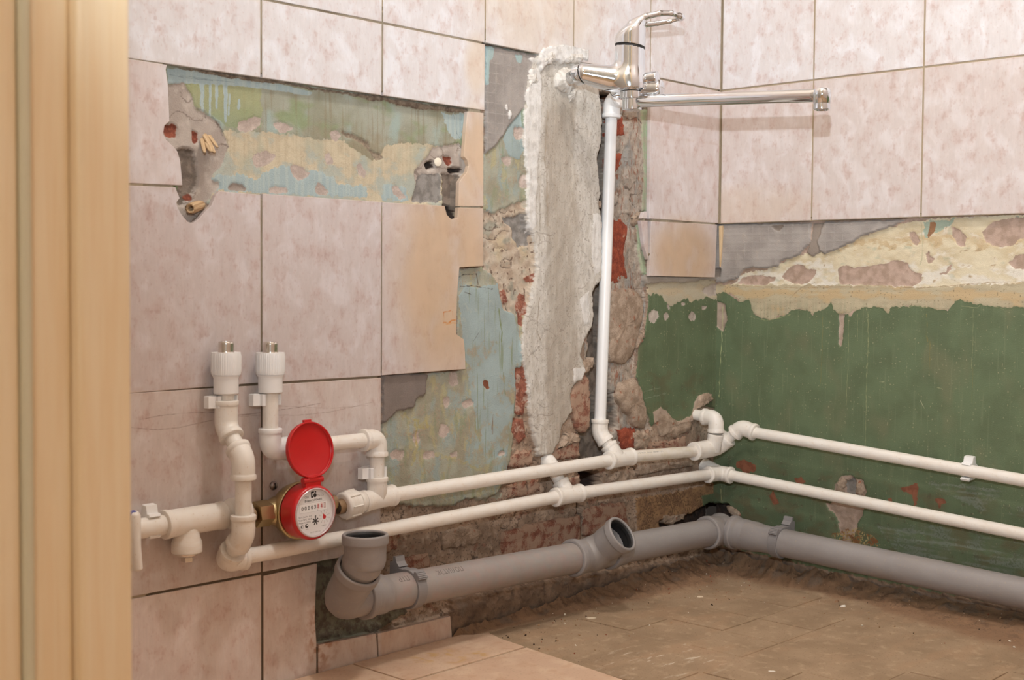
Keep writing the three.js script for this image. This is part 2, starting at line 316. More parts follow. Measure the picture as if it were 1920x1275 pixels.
const sandy0 = (e) => { const w = fbm(e.x / 24 + 12, e.y / 20, 4); let c = mix([198, 178, 154], [182, 156, 130], ss(-0.25, 0.35, w)); c = mix(c, [202, 180, 140], ss(0.05, 0.45, e.A) * 0.6); c = mix(c, [156, 132, 112], ss(0.2, 0.5, e.B) * 0.6); c = mix(c, [150, 150, 132], ss(0.1, 0.45, fbm(e.x / 30, e.y / 24 + 50, 3)) * 0.7); return mix(c, [96, 66, 52], ss(0.52, 0.66, noise(e.x / 6 + 4, e.y / 9) + e.C * 0.3) * 0.7); };
const cavity = (e) => mix([140, 122, 106], [112, 96, 82], ss(-0.2, 0.3, e.B));
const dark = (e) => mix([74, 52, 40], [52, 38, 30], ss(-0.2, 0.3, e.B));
const greyChunk = (e) => mix([150, 142, 134], [128, 120, 112], ss(-0.2, 0.3, e.B));
const ledge = (e) => mix(mix([132, 112, 90], [104, 84, 66], ss(-0.2, 0.3, e.B)), [160, 142, 122], ss(0.2, 0.5, e.C) * 0.5);
const green = (e) => { let c = mix([98, 116, 78], [90, 106, 70], ss(-0.35, 0.35, e.A)); c = mix(c, [120, 118, 82], ss(0.1, 0.5, fbm(e.x / 70 + 4, e.y / 120 + 6, 3)) * 0.5); c = mix(c, [134, 144, 104], ss(0.35, 0.8, e.S) * 0.25); return mix(c, [170, 160, 120], ss(0.62, 0.76, e.C + e.B * 0.4) * 0.6); };
const greenDirty = (e) => { let c = green(e); c = mix(c, [104, 96, 62], ss(-0.1, 0.4, fbm(e.x / 46 + 12, e.y / 30, 3)) * 0.7); return mix(c, [84, 74, 50], ss(0.25, 0.55, e.B) * 0.5); };
const scuffed = (e) => { let c = mix([132, 140, 126], [116, 126, 108], ss(-0.3, 0.3, e.A)); c = mix(c, [90, 102, 70], ss(0.08, 0.34, e.B * 0.8 + 0.5 * e.C) * 0.75); return [...c, ss(-0.2, 0.35, e.H * 0.5 + e.A + e.B * 0.5) * 0.85]; };
const rustC = (e) => mix([156, 88, 56], [134, 70, 42], ss(-0.2, 0.3, e.B));
const beige = (e) => { const w = fbm(e.x / 50 + 3, e.y / 18 + 6, 4); let c = mix([190, 174, 138], [178, 160, 126], ss(-0.3, 0.3, w)); c = mix(c, [202, 168, 116], ss(0.0, 0.4, w + ss(14, 0, Math.abs(e.y - 533)) * 0.5 - 0.12) * 0.75); c = mix(c, [160, 154, 120], ss(530, 500, e.y) * ss(-0.3, 0.3, e.S) * 0.55); return mix(c, [112, 100, 70], ss(0.56, 0.72, e.C + e.B * 0.35) * 0.6); };
const creamB = (e) => { const w = fbm(e.x / 60 + 9, e.y / 24 + 1, 4), q = fbm(e.x / 20 + 30, e.y / 12, 4); let c = mix([220, 204, 168], [206, 184, 142], ss(-0.3, 0.35, w)); c = mix(c, [226, 218, 203], ss(-0.05, 0.3, w * 0.6 + q * 0.5 + ss(610, 560, e.y) * 0.3 - 0.14) * 0.85); c = mix(c, [196, 160, 108], ss(0.1, 0.4, q * 0.7 + ss(16, 2, Math.abs(e.y - 622 - noise(e.x / 60, 1) * 8)) * 0.4 - 0.1) * 0.65); c = mix(c, [170, 172, 144], ss(0.28, 0.55, fbm(e.x / 34 + 5, e.y / 20 + 70, 3)) * 0.5); return mix(c, [150, 124, 90], ss(0.4, 0.6, q + e.C * 0.2) * 0.45); };
const dirtC = (e) => { let c = mix([150, 118, 92], [128, 100, 78], ss(-0.3, 0.3, e.A)); c = mix(c, [104, 82, 66], ss(0.0, 0.45, e.B + e.C * 0.3) * 0.6); c = mix(c, [168, 134, 104], ss(0.0, 0.4, fbm(e.x / 30 + 3, e.y / 30 + 9, 3)) * 0.5); return mix(c, [128, 112, 98], ss(0.15, 0.45, fbm(e.x / 44 + 13, e.y / 30 + 19, 3)) * 0.6); };
const chipC = (e) => mix(mix([198, 176, 162], [182, 160, 146], ss(-0.3, 0.3, e.B)), [168, 148, 132], ss(0.1, 0.5, e.C + e.A) * 0.4);
const bareB = (e) => mix(mix([190, 158, 138], [170, 140, 118], ss(-0.3, 0.3, e.B)), [206, 176, 158], ss(0.1, 0.5, e.A) * 0.6);
const groutC = (e) => mix(mix([160, 145, 120], [140, 124, 99], ss(-0.3, 0.3, e.A)), [88, 70, 50], Math.max(ss(690, 250, e.y) * 0.8, ss(0.1, 0.4, fbm(e.x / 70, e.y / 70 + 40, 2)) * 0.3));

const rubbleC = (e) => mix(rubbleC0(e), [86, 68, 56], e.K * 0.75);
const flecked = (e) => mix(flecked0(e), [86, 68, 56], e.K * 0.7);
const bare = (e) => mix(bare0(e), [86, 68, 56], e.K * 0.4);
const sandy = (e) => mix(sandy0(e), [86, 68, 56], e.K * 0.6);
const mortar = (e) => mix(mortar0(e), [86, 68, 56], e.K * 0.7);
const putty = (e) => mix(putty0(e), [86, 68, 56], e.K * 0.25);

// ---------------------------------------------------------------- the left wall: tiles, what is left of them, and what they covered
const COLS = [-1896, -1687, -1477, -1267, -1057.3, -848, -638.6, -429.3, -219.9, 0], ROWS = [0, 157, 410, 663, 812, 916, 1169, 1422];
const box = (x0, y0, x1, y1, g = 1.55) => [[x0 + g, y0 + g], [x1 - g, y0 + g], [x1 - g, y1 - g], [x0 + g, y1 - g]];
const leftTiles = [];                                                  // [outline, row, column]
for (let r = 0; r < 7; r++) for (let c = 0; c < 9; c++) {
  const right = c >= 6, mid = c === 5;                                 // columns from the notch to the corner
  if (r === 5 || r === 6) leftTiles.push([box(COLS[c], ROWS[r], COLS[c + 1], ROWS[r + 1]), r, c]);
  else if (r === 4 && !right) leftTiles.push([box(COLS[c], ROWS[r], COLS[c + 1], ROWS[r + 1]), r, c]);
  else if (c < 3) leftTiles.push([box(COLS[c], ROWS[r], COLS[c + 1], ROWS[r + 1]), r, c]);
  else if (r === 0 && c === 3) leftTiles.push([box(COLS[c], ROWS[r], COLS[c + 1], ROWS[r + 1]), r, c]);
  else if (r === 1 && c < 5) leftTiles.push([box(COLS[c], ROWS[r], COLS[c + 1], ROWS[r + 1]), r, c]);
  else if (r === 2 && c === 4) leftTiles.push([box(COLS[c], ROWS[r], COLS[c + 1], ROWS[r + 1]), r, c]);
}
leftTiles.push([box(-219.9, 663, 0, 916), 3, 8]);
leftTiles.push([[[-1270,813],[-1198,812],[-1200,806],[-1197,788],[-1195,743],[-1202,737],[-1204,727],[-1200,720],[-1189,712],[-1184,707],[-1180,696],[-1178,677],[-1177,665],[-1271,663]], 3, 3]);
leftTiles.push([[[-677,808],[-642,809],[-641,665],[-695,663],[-694,699],[-686,708],[-677,716],[-674,726],[-677,734],[-684,739],[-680,783]], 3, 5]);
leftTiles.push([[[-1271,660],[-1187,662],[-1184,655],[-1181,649],[-1186,643],[-1184,637],[-1179,629],[-1170,620],[-1162,619],[-1154,624],[-1145,633],[-1135,642],[-1129,655],[-1123,661],[-1059,660],[-1059,412],[-1273,408]], 2, 3]);
leftTiles.push([[[-847,661],[-724,662],[-719,649],[-709,642],[-697,645],[-695,661],[-641,662],[-640,573],[-692,570],[-697,522],[-698,468],[-682,460],[-679,440],[-678,414],[-847,412]], 2, 5]);
leftTiles.push([[[-213,660],[-6,662],[-11,561],[-216,562]], 2, 8]);
leftTiles.push([[[-1055,153],[-965,156],[-967,124],[-969,80],[-966,46],[-966,0],[-1055,3]], 0, 4]);
leftTiles.push([[[-963,42],[-858,38],[-855,-2],[-963,0]], 0, 5]);
leftTiles.push([[[-855,37],[-709,36],[-705,1],[-853,-1]], 0, 6]);
leftTiles.push([[[-244,660],[-223,660],[-221,591],[-233,614]], 2, 7]);
leftTiles.push([[[-235,675],[-225,677],[-224,664],[-241,664]], 3, 7]);

// under the tiles: adhesive filled up to the joints, wherever tiles still sit
const FR_A = [-1235, -15, 1260, 960];
function tiledMask(tiles, frame) {
  const w = frame[2], h = frame[3], d = new Float32Array(w * h);
  for (const [p] of tiles) { const m = mask([p], [], 0); for (let j = 0; j < m.h; j++) for (let i = 0; i < m.w; i++) if (m.d[j * m.w + i] > 0.5) { const x = m.x0 + i - frame[0], y = m.y0 + j - frame[1]; if (x >= 0 && y >= 0 && x < w && y < h) d[y * w + x] = 1; } }
  const step = (src, r, grow) => { const out = new Float32Array(w * h); for (let j = 0; j < h; j++) for (let i = 0; i < w; i++) { let v = grow ? 0 : 1; for (let k = -r; k <= r; k++) { const q = src[j * w + clamp(i + k, 0, w - 1)]; v = grow ? Math.max(v, q) : Math.min(v, q); } out[j * w + i] = v; } const o2 = new Float32Array(w * h); for (let j = 0; j < h; j++) for (let i = 0; i < w; i++) { let v = grow ? 0 : 1; for (let k = -r; k <= r; k++) { const q = out[clamp(j + k, 0, h - 1) * w + i]; v = grow ? Math.max(v, q) : Math.min(v, q); } o2[j * w + i] = v; } return o2; };
  const g = step(step(d, 3, true), 6, false);
  return { x0: frame[0], y0: frame[1], w, h, d: g, d2: blur(g, w, h, 1), inner: step(d, 4, false) };
}
const tiledA = tiledMask(leftTiles, FR_A);
const P_RIGHT = [[-838,414],[-682,409],[-688,555],[-681,567],[-629,572],[-631,916],[-507,920],[-505,748],[-515,522],[-537,453],[-542,401],[-554,315],[-563,264],[-578,227],[-594,209],[-630,204],[-660,210],[-694,203],[-772,211],[-835,230]];
const P_GREY = [[-1191,789],[-1169,795],[-1159,786],[-1148,763],[-1130,757],[-1116,748],[-1106,732],[-1102,720],[-1110,695],[-1124,684],[-1128,677],[-1116,673],[-1114,666],[-1126,659],[-1130,652],[-1138,639],[-1158,618],[-1172,625],[-1179,637],[-1177,664],[-1172,678],[-1179,704],[-1190,719],[-1200,725],[-1199,739]];
const P_PUTTY = [[-516,919],[-507,930],[-468,943],[-421,949],[-393,935],[-357,877],[-348,846],[-348,796],[-358,759],[-354,723],[-348,697],[-357,688],[-349,668],[-346,645],[-344,577],[-346,551],[-369,535],[-365,485],[-368,474],[-390,449],[-400,424],[-385,403],[-392,387],[-414,375],[-422,358],[-416,332],[-444,305],[-451,281],[-466,262],[-502,262],[-515,295],[-526,339],[-533,396],[-546,436],[-540,487],[-525,522],[-510,574],[-516,613],[-536,651],[-532,694],[-538,745],[-546,772],[-544,826],[-534,882]];
const layersA = [
  layer(-17, (e) => 4.5 * e.A + 4.4 * e.B + 1.0 * e.C - 2.5 * e.K, 3, rubbleC, [[[-856,338],[67,374],[77,-50],[-962,-29],[-962,159],[-839,188]]]),
  layer(-15, (e) => 3 * e.B + 2 * e.A, 4, (e) => mix([120, 116, 96], [92, 82, 68], ss(-0.2, 0.3, e.B + e.C * 0.2)), [[[-967,158],[-905,158],[-855,120],[-793,86],[-782,52],[-855,33],[-953,36],[-964,84]]]),
  layer(-11, (e) => 0.5 * e.B, 1.5, greenGrey, [[[-1203,820],[-659,822],[-657,654],[-1204,649]]]),
  layer(-11.5, (e) => 0.8 * e.B + 0.3 * e.C, 4, cream, [[[-1118,740],[-1043,744],[-990,744],[-954,742],[-916,745],[-877,729],[-857,721],[-845,728],[-837,742],[-812,749],[-764,753],[-720,752],[-664,757],[-663,654],[-1181,644],[-1126,701]]]),
  layer(-11, (e) => 0.3 * e.B, 5, blueBright, [[[-1128,681],[-1085,686],[-1060,679],[-1043,692],[-1008,704],[-976,696],[-954,701],[-916,683],[-867,683],[-867,666],[-990,664],[-1126,662]], [[-837,688],[-796,687],[-785,666],[-837,666]], [[-721,802],[-673,805],[-680,765],[-700,767],[-712,784]]]),
  layer(null, null, 3, (e) => [...mix([164, 166, 112], [136, 152, 110], ss(0, 1, (790 - e.y) / 60)), 0.75], [[[-1169,795],[-1051,805],[-1050,750],[-1102,744],[-1126,759],[-1150,767]]]),
  layer(-10.6, (e) => 0.3 * e.S, 1.2, blueBright, [[[-1192,810],[-1126,813],[-1051,812],[-990,808],[-963,806],[-972,800],[-1025,801],[-1077,800],[-1126,798],[-1191,791]], [[-1145,797],[-1138,798],[-1139,760],[-1143,758]], [[-1131,797],[-1127,797],[-1128,755],[-1131,756]], [[-1110,798],[-1103,799],[-1104,752],[-1108,750]], [[-1101,789],[-1098,789],[-1099,762],[-1102,758]], [[-1087,784],[-1083,784],[-1085,768],[-1088,769]], [[-1122,797],[-1117,797],[-1118,767],[-1121,765]]]),
  layer(-13.5, (e) => 1.2 * e.A + 0.9 * e.B, 2.5, bare, [P_GREY]),
  layer(-12.4, (e) => 0.6 * e.B, 2.4, chipC, [[[-1088,745],[-1085,753],[-1073,758],[-1060,762],[-1050,762],[-1051,754],[-1060,746],[-1073,741],[-1083,742]], [[-1032,758],[-1020,760],[-1008,758],[-995,754],[-1001,749],[-1017,746],[-1025,749]], [[-1065,708],[-1058,715],[-1043,719],[-1029,718],[-1026,714],[-1032,706],[-1045,699],[-1057,696]], [[-1003,702],[-994,705],[-981,702],[-968,695],[-974,689],[-990,684],[-999,689]], [[-961,668],[-959,679],[-954,684],[-944,678],[-935,671],[-940,665]], [[-1038,671],[-1026,674],[-1008,673],[-1004,667],[-1026,664],[-1038,665]], [[-944,721],[-935,726],[-927,717],[-929,710],[-942,710]], [[-889,713],[-877,714],[-869,704],[-871,693],[-881,698]], [[-820,685],[-810,689],[-800,679],[-791,672],[-804,668],[-816,675]], [[-935,752],[-922,758],[-914,751],[-922,743],[-933,744]]])
  , layer(-13.5, (e) => 0.6 * e.B, 2, (e) => mix(chipC(e), [140, 124, 110], 0.6), [[[-1103,667],[-1095,674],[-1080,673],[-1074,669],[-1077,664],[-1102,664]]]),
  layer(-13.5, (e) => 1.5 * e.B, 4.5, (e) => mix(ledge(e), [168, 148, 122], 0.3 + ss(-0.2, 0.3, e.B + e.C * 0.3) * 0.6), [[[-916,754],[-904,759],[-891,752],[-873,749],[-863,742],[-853,731],[-841,732],[-835,728],[-841,721],[-851,719],[-859,730],[-869,740],[-893,746]]]),
  layer(-22, (e) => 4 * e.A + 2 * e.B, 3, cavity, [[[-1176,711],[-1153,713],[-1148,699],[-1147,679],[-1150,664],[-1170,639],[-1179,652],[-1173,677]]]),
  layer(-13.5, (e) => 1.5 * e.A + 1.0 * e.B, 3, bare, [[[-737,750],[-684,759],[-668,748],[-664,726],[-680,706],[-695,701],[-720,709],[-753,705],[-769,689],[-777,710],[-755,729]]]),
  layer(-15, (e) => 2 * e.A + 1.2 * e.B, 3.5, greyChunk, [[[-764,709],[-722,711],[-717,668],[-780,665],[-774,688]]]),
  layer(-19, (e) => 3 * e.A + 1.6 * e.B, 3, cavity, [[[-718,712],[-680,712],[-684,698],[-688,645],[-702,639],[-713,648],[-715,668]]]),
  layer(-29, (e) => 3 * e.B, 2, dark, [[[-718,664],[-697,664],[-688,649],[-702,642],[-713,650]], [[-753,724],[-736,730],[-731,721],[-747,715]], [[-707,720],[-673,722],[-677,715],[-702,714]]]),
  layer(-17, (e) => 1.5 * e.B, 2, brickBare, [[[-718,738],[-698,738],[-696,729],[-707,723]], [[-1197,739],[-1187,739],[-1183,744],[-1177,740],[-1178,726],[-1190,725],[-1196,730]], [[-1154,737],[-1147,735],[-1145,725],[-1154,720]], [[-1164,654],[-1156,657],[-1155,648],[-1163,646]]]),
  layer(-7, (e) => 1.6 * e.B, 2, ledge, [[[-1192,813],[-1051,815],[-954,812],[-841,813],[-664,813],[-664,806],[-732,805],[-775,802],[-812,804],[-837,808],[-858,805],[-887,808],[-916,809],[-954,809],[-1008,810],[-1068,809],[-1126,809],[-1173,811]]]),

  layer(-11, (e) => 0.9 * e.B + 0.5 * e.C, 3, mottled, [P_RIGHT]),
  layer(-10, (e) => 0.4 * e.B, 2.5, blue, [[[-683,526],[-671,543],[-639,539],[-598,547],[-587,507],[-559,496],[-545,453],[-541,410],[-549,362],[-561,324],[-573,274],[-581,231],[-606,213],[-630,211],[-648,255],[-645,330],[-656,377],[-671,440]], [[-571,806],[-550,838],[-537,822],[-539,771],[-550,744],[-574,749],[-587,774],[-581,788]]]),
  layer(null, null, 6, (e) => [...mottled(e), ss(-0.12, 0.3, e.A * 0.7 + e.B * 0.8 + ss(350, 230, e.y) * 0.55 - 0.15)], [[[-685,457],[-661,456],[-546,453],[-561,324],[-581,201],[-636,203],[-671,216]]]),
  layer(-6.5, (e) => (ss(1.3, 0.2, Math.min(Math.abs(((e.x + 4000 + e.u) % 17) - 8.5), Math.abs(((e.y + 4000 + e.v) % 15.5) - 7.75))) * 0.6) + 0.4 * e.B, 2, adhesive, [[[-631,915],[-509,916],[-522,892],[-538,856],[-544,826],[-569,804],[-587,784],[-605,764],[-630,748]]]),
  layer(-6.5, (e) => 0.5 * e.B, 2.5, adhesiveDark, [[[-840,413],[-749,410],[-756,377],[-772,375],[-778,359],[-809,358],[-825,347],[-840,339]]]),
  layer(-6, (e) => 0.5 * e.B, 1.5, (e) => mix(blueBright(e), [156, 186, 184], 0.5), [[[-631,915],[-612,916],[-616,899],[-623,891],[-624,856],[-631,854]], [[-567,910],[-547,911],[-552,897],[-562,899]]]),
  layer(-14.5, (e) => 1.8 * e.A + 2.2 * e.B + 0.7 * e.C - 1.5 * e.K, 4, sandy, [[[-629,660],[-604,658],[-567,671],[-517,686],[-503,592],[-515,522],[-534,494],[-559,498],[-584,505],[-595,547],[-609,560],[-629,568],[-629,614]]]),
  layer(-18, (e) => 2.5 * e.B, 3, greyChunk, [[[-585,652],[-564,652],[-548,657],[-517,661],[-514,635],[-524,626],[-521,609],[-548,606],[-559,618],[-561,633],[-577,645]]]),
  layer(-12.5, (e) => 0.6 * e.B, 4, chipC, [], [[-578,741,11.1,6.7],[-553,786,11.3,11.0],[-538,710,11.4,10.3],[-708,365,6.8,9.0],[-663,359,11.7,6.7],[-713,320,10.2,9.8],[-770,313,7.6,10.4],[-808,292,14.8,7.1],[-744,287,12.2,7.3],[-692,282,9.2,5.0],[-693,398,10.3,11.5],[-586,275,9.9,5.1]]),
  layer(-11.5, null, 1.5, (e) => rustC(e), [[[-629,395],[-618,393],[-615,381],[-621,378],[-628,385]]]),
  layer(-13.5, (e) => 2 * e.B, 2, brickC, [[[-590,535],[-576,536],[-571,517],[-585,514]], [[-543,532],[-530,526],[-530,496],[-547,494],[-553,513]], [[-535,556],[-509,564],[-505,552],[-528,548]], [[-555,410],[-529,411],[-526,365],[-532,331],[-556,337],[-552,376]], [[-560,329],[-531,327],[-525,294],[-541,286],[-561,305]], [[-550,496],[-540,496],[-541,477],[-550,481]]]),
  layer(-19, (e) => 2 * e.A + 3 * e.B + 0.8 * e.C - 2.5 * e.K, 3.5, flecked, [[[-374,893],[-213,865],[-210,679],[-237,664],[-243,635],[-224,598],[-212,560],[-207,507],[-215,464],[-233,430],[-242,388],[-226,363],[-206,323],[-190,288],[-179,238],[-362,245],[-378,394],[-368,667]]]),
  layer(-14, (e) => 1.6 * e.B + 1 * e.C, 3.5, flecked, [[[-268,854],[-219,859],[-219,684],[-242,668],[-265,672]]]),
  layer(-12, (e) => 0.8 * e.B, 2, (e) => mix([164, 178, 140], [176, 168, 140], ss(-0.2, 0.3, e.B)), [[[-232,858],[-212,860],[-208,679],[-225,676],[-220,750]], [[-242,659],[-228,636],[-215,598],[-212,564],[-220,564],[-233,607]]]),
  layer(-48, (e) => 4 * e.A + 2 * e.B, 3, cavity, [[[-340,871],[-313,867],[-306,670],[-308,521],[-312,447],[-306,400],[-302,334],[-304,268],[-296,239],[-347,235],[-383,155],[-385,110],[-392,157],[-386,257],[-388,312],[-378,394],[-362,430],[-356,522],[-353,650],[-357,686],[-346,760]]]),
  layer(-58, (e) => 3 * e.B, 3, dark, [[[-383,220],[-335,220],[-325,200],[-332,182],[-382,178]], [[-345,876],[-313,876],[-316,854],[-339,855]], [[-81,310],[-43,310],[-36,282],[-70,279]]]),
  layer(-36, (e) => 5 * e.B + 3 * e.C, 4, (e) => mix(cavity(e), [104, 104, 98], ss(0, 0.5, e.B)), [[[-323,349],[-302,362],[-285,324],[-280,295],[-304,283],[-325,298]]]),
  layer(-11.5, (e) => 0.3 * e.B, 2.5, green, [[[-208,560],[63,554],[69,280],[-11,275],[-188,288],[-210,333],[-236,383],[-230,430],[-212,464],[-203,507]]]),
  layer(null, null, 5, (e) => [...greenDirty(e), 0.7], [[[-229,387],[-83,391],[68,343],[70,269],[-188,288],[-221,358]]]),
  layer(-11, (e) => 0.5 * e.B, 5, (e) => mix(beige(e), [186, 176, 156], 0.45), [[[-211,560],[62,556],[63,521],[1,519],[-16,525],[-68,515],[-94,521],[-132,507],[-152,515],[-175,531],[-207,529]]]),
  layer(-13, (e) => 0.8 * e.B, 4, bare, [[[-43,536],[10,554],[63,550],[63,525],[-16,527]]], [[-187,490,14.4,12.6],[-150,489,9.8,5.9],[-67,488,10.3,9.0],[-97,511,6.8,4.0],[-30,503,8.8,5.1],[-143,505,4.9,5.9],[31,479,11.0,24.8]]),
  layer(-7, (e) => 1.0 * e.B, 1.5, (e) => mix(bare(e), [150, 138, 122], 0.5), [[[-217,563],[8,562],[8,556],[-35,557],[-86,551],[-133,551],[-169,550],[-209,547],[-218,555]]]),
  layer(-15, (e) => 2.5 * e.A + 2 * e.B, 3, rubbleC, [[[-190,288],[-171,301],[-148,310],[-121,293],[-89,286],[-64,297],[-54,315],[-29,317],[69,295],[73,131],[-7,130],[-210,163],[-203,241]]]),
  layer(-10, (e) => 1.4 * e.B, 2, (e) => mix(bare(e), [186, 150, 120], 0.5), [[[-187,315],[-165,322],[-145,313],[-135,299],[-105,292],[-67,301],[-58,327],[-47,337],[-12,341],[-1,328],[-26,325],[-54,303],[-60,289],[-94,283],[-138,288],[-164,296],[-183,293]]]),
  layer(-13, (e) => 1.2 * e.B + 0.8 * e.C, 4, (e) => mix(mix([178, 132, 84], [150, 108, 72], ss(-0.3, 0.3, e.B)), [108, 76, 50], ss(0.15, 0.5, e.C + e.A) * 0.7), [[[-232,161],[-129,159],[19,164],[29,136],[7,113],[-60,111],[-77,103],[-127,99],[-224,97]]]),
  layer(-11, null, 2, green, [[[-29,143],[73,142],[73,115],[7,118],[-21,115]]]),
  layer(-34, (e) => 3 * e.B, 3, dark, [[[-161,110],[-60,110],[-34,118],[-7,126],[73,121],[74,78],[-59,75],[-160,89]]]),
  layer(-7, (e) => 3 * e.A + 3 * e.B + 0.8 * e.C, 4, dirtC, [[[-698,60],[-635,57],[-561,56],[-373,46],[-143,33],[-5,26],[76,14],[79,-93],[-702,-29]]], [], 3),
  layer(-4, (e) => 1.5 * e.A + 0.22 * e.S + 0.9 * e.B + 1.4 * fbm(e.x / 16 + 5, e.y / 44, 3) - 1.5 * ss(1.1, 0.4, Math.abs((e.x + 452) / 46)), 3, putty, [P_PUTTY], [], 3),
  layer(-3, (e) => 0.3 * e.S + 1.6 * e.B, 3.5, (e) => [...puttyWhite(e), 0.8], [[[-538,860],[-515,876],[-503,843],[-508,782],[-513,721],[-517,669],[-514,643],[-529,626],[-536,660],[-536,711],[-543,762],[-546,821],[-531,840]], [[-371,667],[-348,666],[-344,577],[-366,558],[-376,603]], [[-405,522],[-380,535],[-377,481],[-391,476]], [[-420,405],[-381,403],[-389,389],[-417,379]]], [], 3),
  layer(2.2, (e) => 1.6 * e.B + 0.8 * e.C, 4.5, puttyWhite, [[[-518,908],[-512,923],[-502,931],[-476,936],[-461,943],[-438,948],[-419,948],[-411,940],[-394,944],[-389,937],[-394,924],[-416,916],[-430,918],[-457,909],[-478,912],[-496,902],[-509,887],[-515,895]]], [], 2),
  layer(-3, (e) => 0.8 * e.B, 2.5, puttyWhite, [[[-534,891],[-514,895],[-504,877],[-508,837],[-539,831],[-544,847],[-534,865]]], [[-526,906,7.6,4.3],[-585,825,3.7,4.2],[-578,814,4.9,7.6]], 2),
];
const reliefA0 = relief(layersA, -14, (e) => 2 * e.A + 2 * e.B);
const puttyOver = mask([[[-518,908],[-512,923],[-502,931],[-476,936],[-461,943],[-438,948],[-419,948],[-411,940],[-394,944],[-389,937],[-394,924],[-416,916],[-430,918],[-457,909],[-478,912],[-496,902],[-509,887],[-515,895]]], [], 2);
const depthA = (x, y) => { const z = reliefA0(x, y), t = read(tiledA, tiledA.d2, x, y), g = -1.1 + noise(x / 6, y / 6) * 0.3; return read(puttyOver, puttyOver.d2, x, y) > 0.1 ? z : Math.max(z, -60) + (Math.max(z, g) - z) * ss(0.25, 0.75, t); };
const mapA = wallTexture(FR_A, 2048, 1586, (e) => {
  const t = read(tiledA, tiledA.d2, e.x, e.y); return t > 0.5 ? groutC(e) : mortar(e);
}, [...layersA.slice(0, -3).map((l) => ({ ...l, colour: l.colour && ((e) => (read(tiledA, tiledA.d2, e.x, e.y) > 0.6 ? groutC(e) : l.colour(e))) })), ...layersA.slice(-3)], 5);
const sA = (pts, w, c, a, s) => stroke(mapA, FR_A, pts, w, c, a, s);
sA([[-683,555],[-674,559],[-644,560]], 1.2, [50, 42, 36], 0.8, 1); sA([[-681,540],[-656,542],[-639,540],[-610,537]], 1.4, [58, 44, 34], 0.8, 2); sA([[-645,560],[-641,544]], 1.4, [70, 48, 38], 0.7, 3); sA([[-671,532],[-657,528]], 1.2, [60, 50, 42], 0.7, 4);
sA([[-594,505],[-591,480],[-587,454]], 3, [112, 124, 72], 0.6, 5); sA([[-583,403],[-580,369]], 2.2, [116, 122, 80], 0.5, 6); sA([[-606,336],[-609,307]], 3, [128, 96, 70], 0.6, 7); sA([[-652,456],[-638,470]], 0.8, [70, 66, 58], 0.6, 8);
sA([[-1189,802],[-1165,801],[-1126,802]], 0.6, [70, 78, 78], 0.6, 9); sA([[-1173,803],[-1126,803],[-1093,804]], 0.5, [70, 78, 78], 0.5, 10); sA([[-696,802],[-689,774],[-680,765]], 0.6, [80, 90, 84], 0.5, 11); sA([[-1126,756],[-1116,747],[-1106,733]], 1, [104, 90, 80], 0.7, 12); sA([[-1103,729],[-1102,720],[-1107,703]], 0.8, [140, 124, 112], 0.6, 13);
sA([[-661,340],[-656,298],[-660,273]], 2, [196, 158, 112], 0.5, 14); sA([[-646,335],[-644,309]], 1.5, [140, 140, 80], 0.6, 15); sA([[-773,339],[-768,307],[-777,276]], 6, [188, 166, 92], 0.45, 16); sA([[-729,287],[-636,254]], 7, [190, 168, 100], 0.35, 17); sA([[-794,349],[-751,330]], 8, [186, 166, 88], 0.4, 18);
sA([[20,479],[23,438],[19,387],[17,327]], 1.6, [190, 190, 140], 0.8, 19); sA([[26,147],[29,121]], 1.4, [200, 186, 130], 0.8, 20); sA([[-221,353],[-165,357]], 1.5, [150, 158, 140], 0.5, 21); sA([[-213,340],[-149,346]], 2, [146, 154, 136], 0.5, 22); sA([[-147,403],[-141,433]], 1.2, [150, 150, 104], 0.5, 23);
sA([[-509,704],[-505,644],[-508,591]], 2, [150, 138, 122], 0.6, 24); sA([[-507,522],[-512,470],[-498,443]], 2, [140, 126, 108], 0.7, 25); sA([[-500,386],[-500,368]], 1.2, [104, 88, 72], 0.8, 26); sA([[-466,838],[-471,750],[-464,645],[-470,557]], 5, [184, 172, 156], 0.5, 27); sA([[-440,841],[-425,736],[-429,647]], 7, [206, 196, 182], 0.5, 28); sA([[-490,827],[-492,749],[-485,644]], 6, [166, 152, 134], 0.6, 29);
const wallLeft = setting('wall_left');
const PLASTER = std({ map: mapA, bumpMap: rep(grain, 12, 9), bumpScale: 0.0011, roughness: 0.88 });
part('plaster', heightField(-1232, 0, 18, 940, 2.2, FR_A, depthA, onLeft, (x, y) => read(tiledA, tiledA.inner, x, y) < 0.9 || read(puttyOver, puttyOver.d2, x, y) > 0.02), PLASTER, wallLeft);

